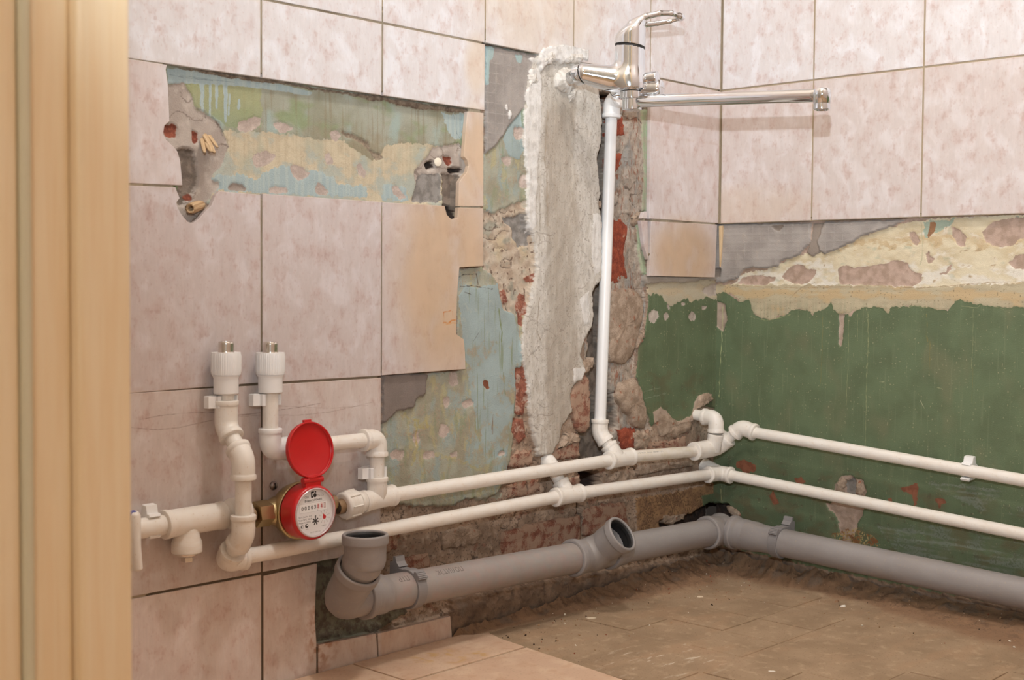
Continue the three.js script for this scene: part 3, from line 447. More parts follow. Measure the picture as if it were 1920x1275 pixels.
// the glaze of the tiles: one marbled print, every tile with its own cut of it
const FR_TA = [-1272, -2, 1274, 1174];
const puffs = (x, y) => { const w = fbm(x / 60 + 8, y / 60, 2) * 30; return fbm((x + w) / 34, (y - w) / 46, 4); };
function glaze(x, y, ox, oy, warm) {
  const a = puffs(x + ox, y + oy), b = fbm((x + ox) / 22 + 33, (y + oy) / 30 + 12, 4), c = noise((x + ox) / 2.6, (y + oy) / 4.2), f = fbm((x + ox) / 7, (y + oy) / 11, 2);
  let k = mix([221, 207, 199], [232, 222, 217], ss(-0.15, 0.5, a) * 0.9);
  k = mix(k, [209, 184, 174], ss(-0.05, 0.6, b) * 0.62); k = mix(k, [192, 160, 148], ss(0.2, 0.62, f + b * 0.5) * 0.38); k = mix(k, [239, 230, 224], ss(0.25, 0.6, f - b * 0.4) * 0.3);
  k = mix(k, [188, 152, 138], ss(0.42, 0.7, c + b * 0.4) * 0.22); const v = (noise((x + ox) / 2.2, (y + oy) / 13) + noise((x + ox) / 6, (y + oy) / 30)) * 3; k = [k[0] * 0.985 + v, k[1] * 1.02 + v, k[2] * 1.055 + v];
  if (warm > 0) { const g = fbm(x / 40 + 4, y / 70 + 2, 3); k = mix(k, mix([206, 176, 136], [217, 193, 164], ss(-0.25, 0.4, g)), warm * clamp(0.75 + g * 0.7, 0.25, 1)); }
  return k;
}
const near = (x, y, cx, cy, rx, ry) => ss(1, 0.35, Math.hypot((x - cx) / rx, (y - cy) / ry));
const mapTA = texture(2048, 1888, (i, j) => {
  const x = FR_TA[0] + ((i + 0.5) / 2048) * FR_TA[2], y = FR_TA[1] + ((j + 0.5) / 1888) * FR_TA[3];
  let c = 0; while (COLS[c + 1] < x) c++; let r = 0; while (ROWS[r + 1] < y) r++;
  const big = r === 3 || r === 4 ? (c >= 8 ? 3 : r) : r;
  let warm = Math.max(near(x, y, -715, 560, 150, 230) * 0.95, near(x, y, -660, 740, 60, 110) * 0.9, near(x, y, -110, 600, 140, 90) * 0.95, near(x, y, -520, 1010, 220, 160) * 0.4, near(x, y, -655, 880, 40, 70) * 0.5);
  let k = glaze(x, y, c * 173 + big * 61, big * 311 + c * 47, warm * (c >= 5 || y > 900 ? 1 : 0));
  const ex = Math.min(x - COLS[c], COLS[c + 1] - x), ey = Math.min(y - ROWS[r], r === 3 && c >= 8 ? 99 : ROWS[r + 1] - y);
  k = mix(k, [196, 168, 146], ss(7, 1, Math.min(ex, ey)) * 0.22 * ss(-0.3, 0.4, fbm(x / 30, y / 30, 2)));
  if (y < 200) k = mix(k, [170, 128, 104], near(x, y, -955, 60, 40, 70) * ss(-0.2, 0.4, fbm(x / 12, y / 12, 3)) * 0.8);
  const courseTint = y < 157 ? (c > 4 ? [1, 0.92, 0.85] : [1, 0.95, 0.91]) : y < 410 ? [0.95, 0.91, 0.88] : y < 663 ? [0.93, 0.895, 0.88] : y < 812 || (c >= 8 && y < 916) ? [0.97, 0.94, 0.925] : [1, 1, 1]; k = [k[0] * courseTint[0], k[1] * courseTint[1], k[2] * courseTint[2]];   // lower courses tinted darker and browner, course by course
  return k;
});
const sT = (pts, w, c, a, s) => stroke(mapTA, FR_TA, pts, w, c, a, s);
sT([[-1239,375],[-1211,378],[-1176,379],[-1133,377],[-1096,371],[-1050,372],[-997,375],[-960,378]], 0.5, [120, 96, 84], 0.75, 1); sT([[-1250,366],[-1218,361],[-1184,361],[-1145,366],[-1100,370],[-1067,371]], 0.5, [126, 100, 88], 0.75, 2); sT([[-1100,369],[-1050,368],[-997,364],[-942,365],[-864,374]], 0.5, [130, 104, 90], 0.6, 3); sT([[-1032,379],[-942,370],[-874,370]], 0.4, [140, 112, 98], 0.5, 4);
sT([[-724,486],[-725,501],[-718,503],[-710,504]], 1.6, [190, 112, 60], 0.7, 5); sT([[-725,485],[-711,487],[-699,490]], 2.4, [196, 120, 58], 0.75, 6); sT([[-707,502],[-706,490]], 1.2, [196, 124, 80], 0.6, 7); sT([[-724,482],[-716,484],[-698,485]], 2, [206, 140, 80], 0.5, 8);
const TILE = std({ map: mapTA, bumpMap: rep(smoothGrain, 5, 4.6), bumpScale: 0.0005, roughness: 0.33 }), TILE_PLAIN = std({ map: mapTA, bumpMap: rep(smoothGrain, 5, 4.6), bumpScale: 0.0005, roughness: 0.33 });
function tileGeo(poly, put, frame, front = 0, thick = 7, tilt = 0) {
  const s = new THREE.Shape(mm(poly).map((p) => new THREE.Vector2(p[0], p[1])));
  let g = new THREE.ExtrudeGeometry(s, { depth: thick / 1000 - 0.0008, bevelEnabled: true, bevelThickness: 0.0008, bevelSize: 0.0008, bevelOffset: -0.0008, bevelSegments: 2, curveSegments: 2 });
  const p = g.attributes.position, uv = g.attributes.uv, out = [];
  for (let i = 0; i < p.count; i++) { const x = p.getX(i), y = p.getY(i), z = p.getZ(i) - thick / 1000 + front / 1000; uv.setXY(i, (x * 1000 - frame[0]) / frame[2], (y * 1000 - frame[1]) / frame[3]); const q = put(x, y, z); p.setXYZ(i, q[0], q[1], q[2]); }
  if (put === onRight) { const a = p.array; void a; }
  g.computeVertexNormals(); return g;
}
{
  const r = rng(12);
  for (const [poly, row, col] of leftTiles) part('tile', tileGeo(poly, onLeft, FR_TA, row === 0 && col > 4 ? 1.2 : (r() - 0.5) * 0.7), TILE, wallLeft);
}
// adhesive bed behind the tiles above and to the left of the broken part, and the wall's own brickwork behind everything
const BED = std({ color: rgb(166, 150, 126), roughness: 0.95, bumpMap: rep(grain, 8, 8), bumpScale: 0.001 }), SHELL = std({ color: rgb(214, 200, 186), roughness: 0.9 });
const block = (x0, y0, z0, x1, y1, z1) => { const g = new THREE.BoxGeometry(x1 - x0, y1 - y0, z1 - z0); g.translate((x0 + x1) / 2, (y0 + y1) / 2, (z0 + z1) / 2); return g; };
part('grout', [block(-1.9, 0.93, -0.03, 0.0, 1.424, -0.0012), block(-1.9, 0, -0.03, -1.228, 0.93, -0.0012), block(-0.003, 0.664, -0.004, 0.004, 1.424, 0.0016)], BED, wallLeft);
part('wall_core', [block(-1.9, -0.1, -0.2, 0.2, 2.6, -0.07), block(-1.9, 1.424, -0.07, 0.2, 2.6, -0.004)], SHELL, wallLeft);

// loose-looking bricks and lumps of mortar that stand out of the opened wall
const brickMap = texture(512, 512, (i, j) => {
  const x = i / 4, y = j / 4, e = { x, y, A: fbm(x / 40, y / 40, 3), B: fbm(x / 12 + 5, y / 12, 3), C: noise(x / 2.6, y / 2.6) };
  let c = mix([146, 96, 76], [124, 78, 62], ss(-0.3, 0.3, e.B)); c = mix(c, [172, 118, 96], ss(0.15, 0.5, e.C) * 0.5);
  return mix(c, [176, 148, 126], ss(-0.34, 0.12, fbm(x / 24 + 30, y / 24, 4) + e.C * 0.18) * 0.9);
});
const rawBrickMap = texture(256, 256, (i, j) => { const x = i / 3, y = j / 3; let c = mix([160, 78, 52], [130, 58, 40], ss(-0.3, 0.3, fbm(x / 14, y / 14, 3))); c = mix(c, [178, 100, 72], ss(0.1, 0.5, noise(x / 2.4, y / 2.4)) * 0.5); return mix(c, [178, 148, 128], ss(0.28, 0.5, fbm(x / 20 + 9, y / 20, 3))); });
const dustMap = texture(512, 512, (i, j) => { const x = i / 4, y = j / 4; let c = mix([182, 160, 140], [156, 134, 114], ss(-0.25, 0.3, fbm(x / 26, y / 26, 4))); c = mix(c, [198, 176, 156], ss(0.1, 0.5, fbm(x / 9 + 4, y / 9, 3)) * 0.6); c = mix(c, [158, 92, 66], ss(0.3, 0.5, fbm(x / 16 + 50, y / 22, 3)) * 0.7); return mix(c, [96, 76, 62], ss(0.34, 0.6, noise(x / 2.2, y / 2.2)) * 0.5); });
const puttyMap = texture(256, 256, (i, j) => { const x = i / 3, y = j / 3; return mix([228, 222, 214], [200, 191, 180], ss(-0.2, 0.4, fbm(x / 9, y / 16, 4))); });
const BRICK = std({ map: brickMap, bumpMap: rep(grain, 1.4, 1.4), bumpScale: 0.0012, roughness: 0.93 }), RAW = std({ map: rawBrickMap, bumpMap: rep(grain, 1.4, 1.4), bumpScale: 0.001, roughness: 0.92 });
const DUST = std({ map: dustMap, bumpMap: rep(grain, 1.4, 1.4), bumpScale: 0.0014, roughness: 0.95 }), PUTTY = std({ map: puttyMap, bumpMap: rep(grain, 1, 1), bumpScale: 0.0009, roughness: 0.85 });
const bricksLeft = [
  [[[-425,353],[-406,381],[-381,396],[-369,382],[-366,338],[-367,301],[-382,291],[-399,298],[-411,326],[-428,335]], -12, 5, BRICK], [[[-465,275],[-435,279],[-391,279],[-386,251],[-429,248],[-462,251]], -16, 4, BRICK],
  [[[-568,263],[-546,275],[-510,274],[-508,252],[-525,248],[-567,249]], -15, 4, BRICK], [[[-519,221],[-491,224],[-485,202],[-514,200]], -18, 3, BRICK], [[[-437,215],[-387,218],[-385,196],[-423,195]], -16, 4, BRICK],
  [[[-569,221],[-522,223],[-517,198],[-565,199]], -17, 4, BRICK], [[[-284,288],[-259,291],[-231,287],[-233,255],[-246,244],[-270,254]], -18, 5, RAW], [[[-228,279],[-193,283],[-176,242],[-227,243]], -18, 5, BRICK],
  [[[-308,663],[-277,662],[-256,650],[-267,606],[-264,578],[-257,555],[-293,548],[-308,549]], -20, 3, RAW], [[[-310,840],[-274,843],[-268,809],[-309,802]], -20, 3, RAW], [[[-307,774],[-276,778],[-285,748],[-308,735]], -20, 3, RAW],
  [[[-579,145],[-511,150],[-458,152],[-386,148],[-385,87],[-484,87],[-579,105]], -14, 5, BRICK], [[[-378,157],[-317,161],[-263,158],[-249,110],[-301,104],[-377,112]], -15, 6, BRICK],
  [[[-797,134],[-743,138],[-736,115],[-782,111]], -15, 4, BRICK], [[[-833,178],[-797,176],[-806,150],[-833,148]], -15, 4, BRICK], [[[-192,259],[-127,258],[-80,262],[-76,237],[-163,237]], -15, 4, BRICK],
];
bricksLeft.forEach(([p, z, h, m], i) => part('brick', lump(p, z, h, 3 + i * 1.7, onLeft, { rough: 1.5, dome: 9, ragged: 2.6 }), m, wallLeft));
const mortarLeft = [
  [[[-309,535],[-248,540],[-219,525],[-213,497],[-230,445],[-249,415],[-267,405],[-312,410]], -15, 6], [[[-281,371],[-242,380],[-220,358],[-206,320],[-203,289],[-228,285],[-250,306],[-271,323],[-290,345]], -14, 8], [[[-181,309],[-148,313],[-105,290],[-64,293],[-60,272],[-114,261],[-164,269]], -14, 6],
  [[[-406,404],[-378,416],[-361,419],[-361,406],[-381,394],[-401,395]], -10, 6], [[[-377,692],[-348,692],[-342,676],[-371,673]], -9, 4], [[[-451,270],[-424,295],[-394,291],[-391,277],[-435,272]], -13, 5], [[[-249,283],[-212,284],[-186,268],[-202,242],[-233,251]], -16, 6],
  [[[-378,394],[-364,375],[-383,330],[-392,358]], -40, 6], [[[-233,226],[-163,229],[-62,226],[-51,203],[-162,203],[-226,202]], -13, 5], [[[-717,163],[-659,168],[-623,151],[-647,134],[-710,139]], -13, 4], [[[-154,120],[-77,116],[-84,103],[-144,102]], -15, 4],
  [[[-47,334],[-26,339],[-5,338],[2,326],[-26,321],[-50,310]], -10, 7], [[[-237,453],[-212,467],[-218,444],[-236,430]], -13, 4], [[[-250,669],[-228,677],[-213,672],[-228,662],[-247,650]], -14, 4],
];
mortarLeft.forEach(([p, z, h], i) => part('mortar_lump', lump(p, z, h, 40 + i * 2.3, onLeft, { rough: 3.2, dome: 6, ragged: 3 }), DUST, wallLeft));
const puttyLeft = [[[[-472,881],[-464,896],[-446,905],[-430,902],[-419,891],[-421,875],[-434,863],[-456,864],[-469,869]], -3, 10], [[[-512,904],[-499,923],[-475,928],[-467,915],[-491,903]], 0, 3.5], [[[-462,915],[-435,931],[-405,933],[-394,926],[-422,915],[-446,912]], 0, 3.5], [[[-537,880],[-517,888],[-511,871],[-534,863]], -4, 3], [[[-440,862],[-421,875],[-416,870],[-424,855],[-434,849]], -4, 5]];
puttyLeft.forEach(([p, z, h], i) => part('putty_dab', lump(p, z, h, 80 + i * 3.1, onLeft, { rough: 2.2, dome: 2.4, ragged: 2.4 }), PUTTY, wallLeft));

// ---------------------------------------------------------------- the right wall
const FR_B = [-22, -15, 782, 700], BZ = [0, 198.5, 408, 617.5, 827, 1036.5, 1246, 1455.5, 1700];
const layersB = [
  layer(-12, (e) => 0.9 * e.B + 0.5 * e.A, 4, creamB, [[[32,552],[48,570],[104,577],[138,591],[171,603],[220,610],[278,628],[369,655],[436,662],[639,663],[642,545],[-32,535]]]),
  layer(-13, (e) => 0.4 * e.B, 5, (e) => mix(creamB(e), [140, 166, 148], 0.75), [[[406,657],[464,660],[455,648],[427,638],[410,629]], [[545,659],[639,661],[640,638],[554,653]]]),
  layer(-11.2, (e) => 0.4 * e.H, 5, beige, [[[-32,549],[58,548],[321,548],[402,545],[642,555],[643,510],[522,509],[467,512],[439,503],[381,514],[342,497],[322,506],[281,501],[249,495],[217,504],[195,494],[173,505],[151,501],[140,491],[106,484],[73,492],[64,512],[46,515],[22,531],[-32,533]]]),
  layer(-12, (e) => 0.25 * e.B, 3.4, green, [[[-27,529],[5,533],[25,525],[44,515],[63,520],[68,502],[75,490],[106,483],[138,489],[155,503],[173,503],[194,500],[197,490],[202,500],[222,504],[234,518],[238,504],[254,495],[270,497],[273,490],[279,499],[296,508],[322,510],[334,509],[346,497],[350,510],[391,513],[420,511],[454,505],[469,524],[504,518],[540,512],[643,518],[655,-14],[-41,-149]]]),
  layer(null, null, 6, (e) => [...greenDirty(e), ss(-0.6, 0.3, e.A + (200 - e.y) / 160)], [[[-60,227],[200,222],[650,198],[656,-57],[-53,-205]]]),
  layer(null, null, 5, scuffed, [[[329,126],[428,139],[652,139],[655,3],[391,65]], [[417,211],[483,214],[650,215],[651,169],[521,174]]]),
  layer(-13, (e) => 1.2 * e.B, 2, bareB, [[[35,549],[41,556],[48,561],[60,565],[72,567],[93,564],[120,563],[116,556],[104,550],[96,547]], [[132,563],[142,575],[153,583],[165,586],[177,584],[185,577],[203,576],[201,568],[197,561],[186,551],[158,549],[143,556]], [[247,578],[256,583],[267,583],[279,579],[300,581],[320,584],[342,586],[352,591],[360,593],[370,589],[380,587],[383,580],[385,574],[407,567],[405,555],[389,546],[341,548],[252,549],[248,562]]]),
  layer(-13.5, (e) => 0.8 * e.B, 3, bareB, [[[383,639],[394,640],[401,625],[395,615],[385,626]], [[457,646],[472,642],[483,629],[482,613],[469,615],[461,628]], [[510,636],[528,653],[554,659],[614,660],[615,630],[572,624],[562,614],[538,611],[518,620]], [[413,602],[418,607],[422,607],[420,598],[430,594],[422,585],[413,589]], [[431,565],[447,571],[456,583],[460,585],[459,574],[447,567]], [[554,586],[568,598],[641,599],[641,572],[565,576]]]),
  layer(-13, (e) => 0.5 * e.B, 3, (e) => mix(rustC(e), [168, 130, 80], 0.5), [[[419,656],[429,655],[429,641],[421,632],[414,629]]]),
  layer(-6.2, (e) => ss(1.2, 0.2, Math.min(Math.abs(((e.x + 4000 + e.u) % 17) - 8.5), Math.abs(((e.y + 4000 + e.v) % 15.5) - 7.75))) * 0.5 + 0.5 * e.B, 2.2, adhesive, [[[-34,665],[194,660],[194,626],[180,614],[167,599],[149,595],[133,593],[125,582],[104,578],[67,580],[48,574],[39,560],[24,556],[7,552],[-32,553]]]),
  layer(-6.2, (e) => ss(1.2, 0.2, Math.min(Math.abs(((e.x + 4000 + e.u) % 17) - 8.5), Math.abs(((e.y + 4000 + e.v) % 15.5) - 7.75))) * 0.5 + 0.5 * e.B, 2.2, adhesive, [[[220,661],[378,661],[339,645],[299,635],[278,624],[252,613],[220,604],[211,610],[204,627],[212,641],[216,656]]]),
  layer(-8.5, (e) => 0.5 * e.B, 2, (e) => mix(adhesive(e), [140, 120, 102], 0.6), [[[196,660],[219,660],[214,639],[207,624],[213,606],[196,599],[185,606],[191,624],[195,629]]]),
  layer(-9, (e) => 0.6 * e.B, 2, (e) => mix(adhesive(e), [130, 112, 96], 0.7), [[[110,657],[139,658],[135,652],[126,647],[116,651]], [[-32,580],[0,580],[0,562],[-32,560]]]),
  layer(-15, (e) => 2.2 * e.A + 2 * e.B, 3, (e) => mix(bareB(e), [146, 122, 102], 0.35), [[[245,173],[251,193],[263,207],[280,209],[291,204],[303,202],[310,185],[306,171],[304,139],[294,126],[289,101],[272,75],[261,103],[254,131],[228,151],[245,159]]]),
  layer(-19, (e) => 2 * e.B, 3, (e) => mix(greyChunk(e), [120, 108, 98], 0.4), [[[268,198],[286,206],[295,191],[289,175],[270,177]]]),
  layer(null, null, 3, (e) => rustC(e), [[[37,208],[54,217],[82,208],[80,194],[57,191],[42,198]], [[165,191],[179,196],[190,189],[183,183],[172,182]], [[372,196],[392,202],[402,209],[407,207],[406,187],[403,168],[399,168],[398,186],[390,189]], [[435,185],[446,188],[461,183],[452,178],[447,168],[444,177]], [[351,177],[361,180],[361,172],[353,170]], [[114,153],[120,164],[125,152],[135,141],[119,137]]]),
  layer(null, null, 4, (e) => [...mix([186, 160, 96], [140, 84, 40], ss(-0.2, 0.3, e.B)), ss(-0.25, 0.15, e.C + e.B)], [[[246,101],[288,116],[330,106],[340,91],[247,81]]]),
  layer(-14, (e) => 0.6 * e.B, 2, (e) => mix(bareB(e), [150, 140, 120], 0.3), [[[251,497],[262,497],[260,467],[257,438],[250,442]], [[-32,520],[8,511],[13,480],[4,457],[-31,479]]]),
  layer(-7, (e) => 2.5 * e.A + 2.5 * e.B + 0.8 * e.C, 4, dirtC, [[[-20, 45], [70, 42], [130, 38], [300, 30], [450, 27], [765, 24], [765, -40], [-20, -40]]], [], 3),
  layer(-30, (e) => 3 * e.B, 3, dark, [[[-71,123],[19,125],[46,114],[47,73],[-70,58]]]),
];
const rightTiles = [];
for (let r = 3; r < 6; r++) for (let c = 0; c < 8; c++) { const y0 = [0, 0, 0, 663, 916, 1169][r], y1 = [0, 0, 0, 916, 1169, 1422][r]; rightTiles.push([box(BZ[c] + (c ? 0 : 1.5), y0, BZ[c + 1], y1), r, c]); }
const tiledB = tiledMask(rightTiles, FR_B), reliefB = relief(layersB, -12, (e) => 1.2 * e.B);
const depthB = (x, y) => { const z = reliefB(x, y), t = read(tiledB, tiledB.d2, x, y); return z + (Math.max(z, -1.1 + noise(x / 6, y / 6) * 0.4) - z) * ss(0.25, 0.75, t); };
const mapB = wallTexture(FR_B, 2048, 1866, (e) => bareB(e), [...layersB, { ragged: 0, m: tiledB, colour: groutC }], 9);
const sB = (pts, w, c, a, s) => stroke(mapB, FR_B, pts, w, c, a, s);
[[1541, 596, 720, 1.2], [1590, 590, 760, 1.2], [1625, 585, 690, 2], [1624, 690, 850, 1.6], [1823, 580, 690, 1], [1606, 590, 640, 1], [1735, 590, 640, 2.4], [1742, 640, 700, 1.6], [1822, 690, 760, 0.8]].forEach(([x, a, b, w], i) => { const p = (y) => y; void p; dripB(i, w); });
function dripB(i, w) { const D = [[[218,489],[218,437],[216,369]], [[270,496],[270,410],[268,334]], [[307,501],[309,449],[307,402]], [[307,402],[307,327],[306,251]], [[498,509],[498,456],[497,411]], [[287,496],[288,449]], [[416,498],[418,453]], [[423,453],[423,399]], [[499,412],[499,349]]][i]; sB(D, w, i === 0 || i > 5 ? [132, 120, 70] : [166, 166, 122], 0.55, i + 1); }
sB([[1,505],[1,439],[-2,387],[-3,331]], 1.6, [186, 188, 138], 0.85, 20); sB([[4,153],[5,124]], 1.6, [206, 190, 134], 0.8, 21); sB([[85,336],[90,291]], 2, [150, 156, 112], 0.35, 22); sB([[150,523],[172,542],[201,552]], 0.8, [120, 96, 66], 0.6, 23);
sB([[59,489],[88,482],[111,482],[151,493]], 0.9, [176, 172, 126], 0.8, 24); sB([[404,653],[407,607],[403,580]], 2.2, [170, 166, 130], 0.5, 25); sB([[321,548],[402,543],[521,553],[642,557]], 1.4, [120, 92, 62], 0.45, 26); sB([[34,546],[172,542],[321,547]], 1.2, [140, 106, 70], 0.4, 27);
sB([[382,509],[393,513],[418,510]], 0.8, [196, 188, 146], 0.7, 28); sB([[477,514],[504,511],[509,516]], 0.8, [196, 188, 146], 0.7, 29); sB([[531,514],[549,510]], 0.8, [196, 188, 146], 0.7, 30); sB([[408,351],[416,338]], 1.8, [186, 182, 150], 0.6, 31); sB([[332,379],[340,380]], 1.6, [176, 176, 140], 0.7, 32); sB([[438,375],[446,374]], 1.4, [180, 180, 140], 0.7, 33);
const wallRight = setting('wall_right');
part('plaster', heightField(-18, 0, 752, 672, 2.2, FR_B, depthB, onRight), std({ map: mapB, bumpMap: rep(grain, 8, 7), bumpScale: 0.0008, roughness: 0.72 }), wallRight);
const FR_TB = [-4, 660, 1240, 766];
const mapTB = texture(1536, 950, (i, j) => {
  const x = FR_TB[0] + ((i + 0.5) / 1536) * FR_TB[2], y = FR_TB[1] + ((j + 0.5) / 950) * FR_TB[3]; let c = 0; while (c < 7 && BZ[c + 1] < x) c++; const r = y < 916 ? 0 : y < 1169 ? 1 : 2;
  const k = glaze(x, y, c * 211 + r * 93 + 900, r * 157 + c * 71 + 400, near(x, y, 30, 690, 240, 60) * 0.3), ex = Math.min(x - BZ[c], BZ[c + 1] - x, y - [663, 916, 1169][r], [916, 1169, 1422][r] - y);
  const q = r ? [1, 1, 1] : [0.96, 0.93, 0.91]; return mix([k[0] * q[0], k[1] * q[1], k[2] * q[2]], [196, 160, 140], ss(7, 1, ex) * 0.3 * ss(-0.3, 0.4, fbm(x / 30, y / 30, 2)));
});
const TILE_B = std({ map: mapTB, bumpMap: rep(smoothGrain, 5, 3), bumpScale: 0.0005, roughness: 0.33 });
{ const r = rng(14); for (const [poly] of rightTiles) part('tile', tileGeo(poly, onRight, FR_TB, (r() - 0.5) * 0.7), TILE_B, wallRight); }
part('tile_sliver', tileGeo([[-2,660],[6,660],[4,613],[1,582]], onRight, FR_TB, -1), std({ color: rgb(216, 186, 146), roughness: 0.8 }), wallRight, 'broken cream edge of a removed tile');
part('grout', block(0.0012, 0.6635, 0, 0.03, 1.424, 1.7), BED, wallRight);
part('wall_core', [block(0.07, -0.1, -0.2, 0.2, 2.6, 1.9), block(0.004, 1.424, 0, 0.07, 2.6, 1.7)], std({ color: rgb(112, 96, 84), roughness: 0.95 }), wallRight);
part('painted_plaster', block(0.012, 0, 0.748, 0.07, 0.66, 1.7), std({ color: rgb(96, 112, 76), roughness: 0.75 }), wallRight);
part('mortar_lump', lump([[251,193],[263,205],[270,198],[266,178],[251,169]], -14, 5, 5.5, onRight, { ragged: 1.5 }), DUST, wallRight);
part('mortar_lump', lump([[291,200],[301,201],[308,187],[300,171],[289,177]], -14, 5, 7.5, onRight, { ragged: 1.5 }), DUST, wallRight);
part('mortar_lump', lump([[17,125],[36,121],[53,109],[46,102],[24,110]], -12, 6, 9.5, onRight, { ragged: 2 }), DUST, wallRight);

// ---------------------------------------------------------------- the floor: a dusty screed rising to the walls, old small tiles, new large tiles at the left
const FR_F = [-1160, -20, 1180, 960];
const floorEdge = (x, z) => Math.min(-x, x > -745 ? z : 900) ;
// spilled mortar banked up against the walls: how high it stands there and how far it reaches
const bankA = (x) => [14 + 18 * ss(-660, -60, x), 14 + 74 * ss(-660, -140, x)], bankB = (z) => [36 - 15 * ss(90, 520, z), 66 - 10 * ss(120, 230, z) + 135 * ss(240, 700, z)];
const slope = (x, z) => {
  const n = fbm(x / 52, z / 52, 3), [hA, wA] = bankA(x), [hB, wB] = bankB(z);
  const a = ss(-712, -690, x) * Math.pow(clamp(1 - (z + n * Math.min(16, wA * 0.22) + noise(x / 11, z / 11) * Math.min(3, wA * 0.1)) / wA, 0, 1.3), 1.7), b = Math.pow(clamp(1 + (x - n * 24) / wB, 0, 1.3), 1.7);
  const k = 1 + 0.22 * fbm(x / 24 + 9, z / 24, 3); return [a * hA * k, b * hB * k, Math.max(a, b)];
};
const fillet = (x, z) => { const [a, b] = slope(x, z); return Math.max(a, b) + 0.3 * Math.min(a, b); };
const tileEdgeX = (z) => -654 - z * 0.12 + noise(z / 30, 2) * 4;
const depthF = (x, z) => { const n = fbm(x / 40, z / 40, 4), f = fillet(x, z); return f + n * (0.6 + f * 0.22) + noise(x / 7, z / 7) * (0.15 + f * 0.04) + noise(x / 3, z / 3) * f * 0.03 - 0.6; };
const mapF = texture(2048, 1666, (i, j) => {
  const x = FR_F[0] + ((i + 0.5) / 2048) * FR_F[2], z = FR_F[1] + ((j + 0.5) / 1666) * FR_F[3], A = fbm(x / 90, z / 90, 3), B = fbm(x / 18 + 7, z / 18, 3), C = noise(x / 2.8, z / 2.8), f = fillet(x, z);
  let c = mix([168, 143, 116], [154, 130, 104], ss(-0.3, 0.35, A)); c = mix(c, [174, 142, 112], ss(0.0, 0.4, fbm(x / 140 + 5, z / 50, 3)) * 0.5); c = mix(c, [204, 180, 150], ss(0.1, 0.5, B) * 0.35);
  c = mix(c, [216, 204, 186], ss(0.22, 0.42, fbm(x / 50 + 80, z / 12 + 3, 4)) * near(x, z, -560, 300, 150, 120) * 0.8);
  const sl = slope(x, z)[2]; c = mix(c, [140, 108, 82], ss(0.0, 0.16, sl + A * 0.06) * 0.85); c = mix(c, [104, 80, 62], ss(0.02, 0.4, sl) * ss(0.0, 0.45, B + C * 0.3) * 0.6); c = mix(c, [170, 134, 102], ss(0.1, 0.5, sl) * ss(0.0, 0.4, fbm(x / 30 + 3, z / 30 + 9, 3)) * 0.6); c = mix(c, [120, 108, 98], ss(0.1, 0.5, sl) * ss(0.12, 0.4, fbm(x / 44 + 13, z / 24 + 19, 3)) * 0.5);
  return mix(c, [96, 72, 52], ss(0.5, 0.66, C) * 0.4);
});
const floor = setting('floor');
const FLOORM = std({ map: mapF, bumpMap: rep(grain, 14, 11), bumpScale: 0.0007, roughness: 0.86 });
part('screed', heightField(-1155, 0, 0, 935, 2.6, FR_F, depthF, onFloor), FLOORM, floor);
part('floor_core', [block(-1.9, -0.12, -0.2, 0.2, -0.012, 1.9), block(-1.8, -0.012, 0, -1.15, -0.0006, 1.7), block(-1.16, -0.012, 0.93, 0, -0.0006, 1.7)], std({ color: rgb(182, 150, 118), roughness: 0.9 }), floor);
// old tiles under the dust, each a little up, down or askew
{
  const r = rng(21), OLD = std({ map: mapF, bumpMap: rep(grain, 14, 11), bumpScale: 0.0006, roughness: 0.8 });
  for (let i = 0; i < 6; i++) for (let j = 0; j < 8; j++) {
    const x0 = -60 - (i + 1) * 104, z0 = 64 + j * 104, dz = r(), lift = 0.2 + r() * 1.3, a = (r() - 0.5) * 0.8, b = (r() - 0.5) * 0.8, skip = r() < 0.3;
    if (skip || x0 < tileEdgeX(z0 + 100) + 6 || fillet(x0 + 95, z0) > 1 || fillet(x0 + 95, z0 + 95) > 1 || fillet(x0, z0) > 1 || dz < 0) continue;
    part('tile', tileGeo([[x0 + 2, z0 + 2], [x0 + 101, z0 + 2], [x0 + 101, z0 + 101], [x0 + 2, z0 + 101]], (x, z, h) => [x, h + lift / 1000 + (x * 1000 - x0 - 50) * a * 1e-5 + (z * 1000 - z0 - 50) * b * 1e-5, z], FR_F, 0, 5), OLD, floor);
  }
}
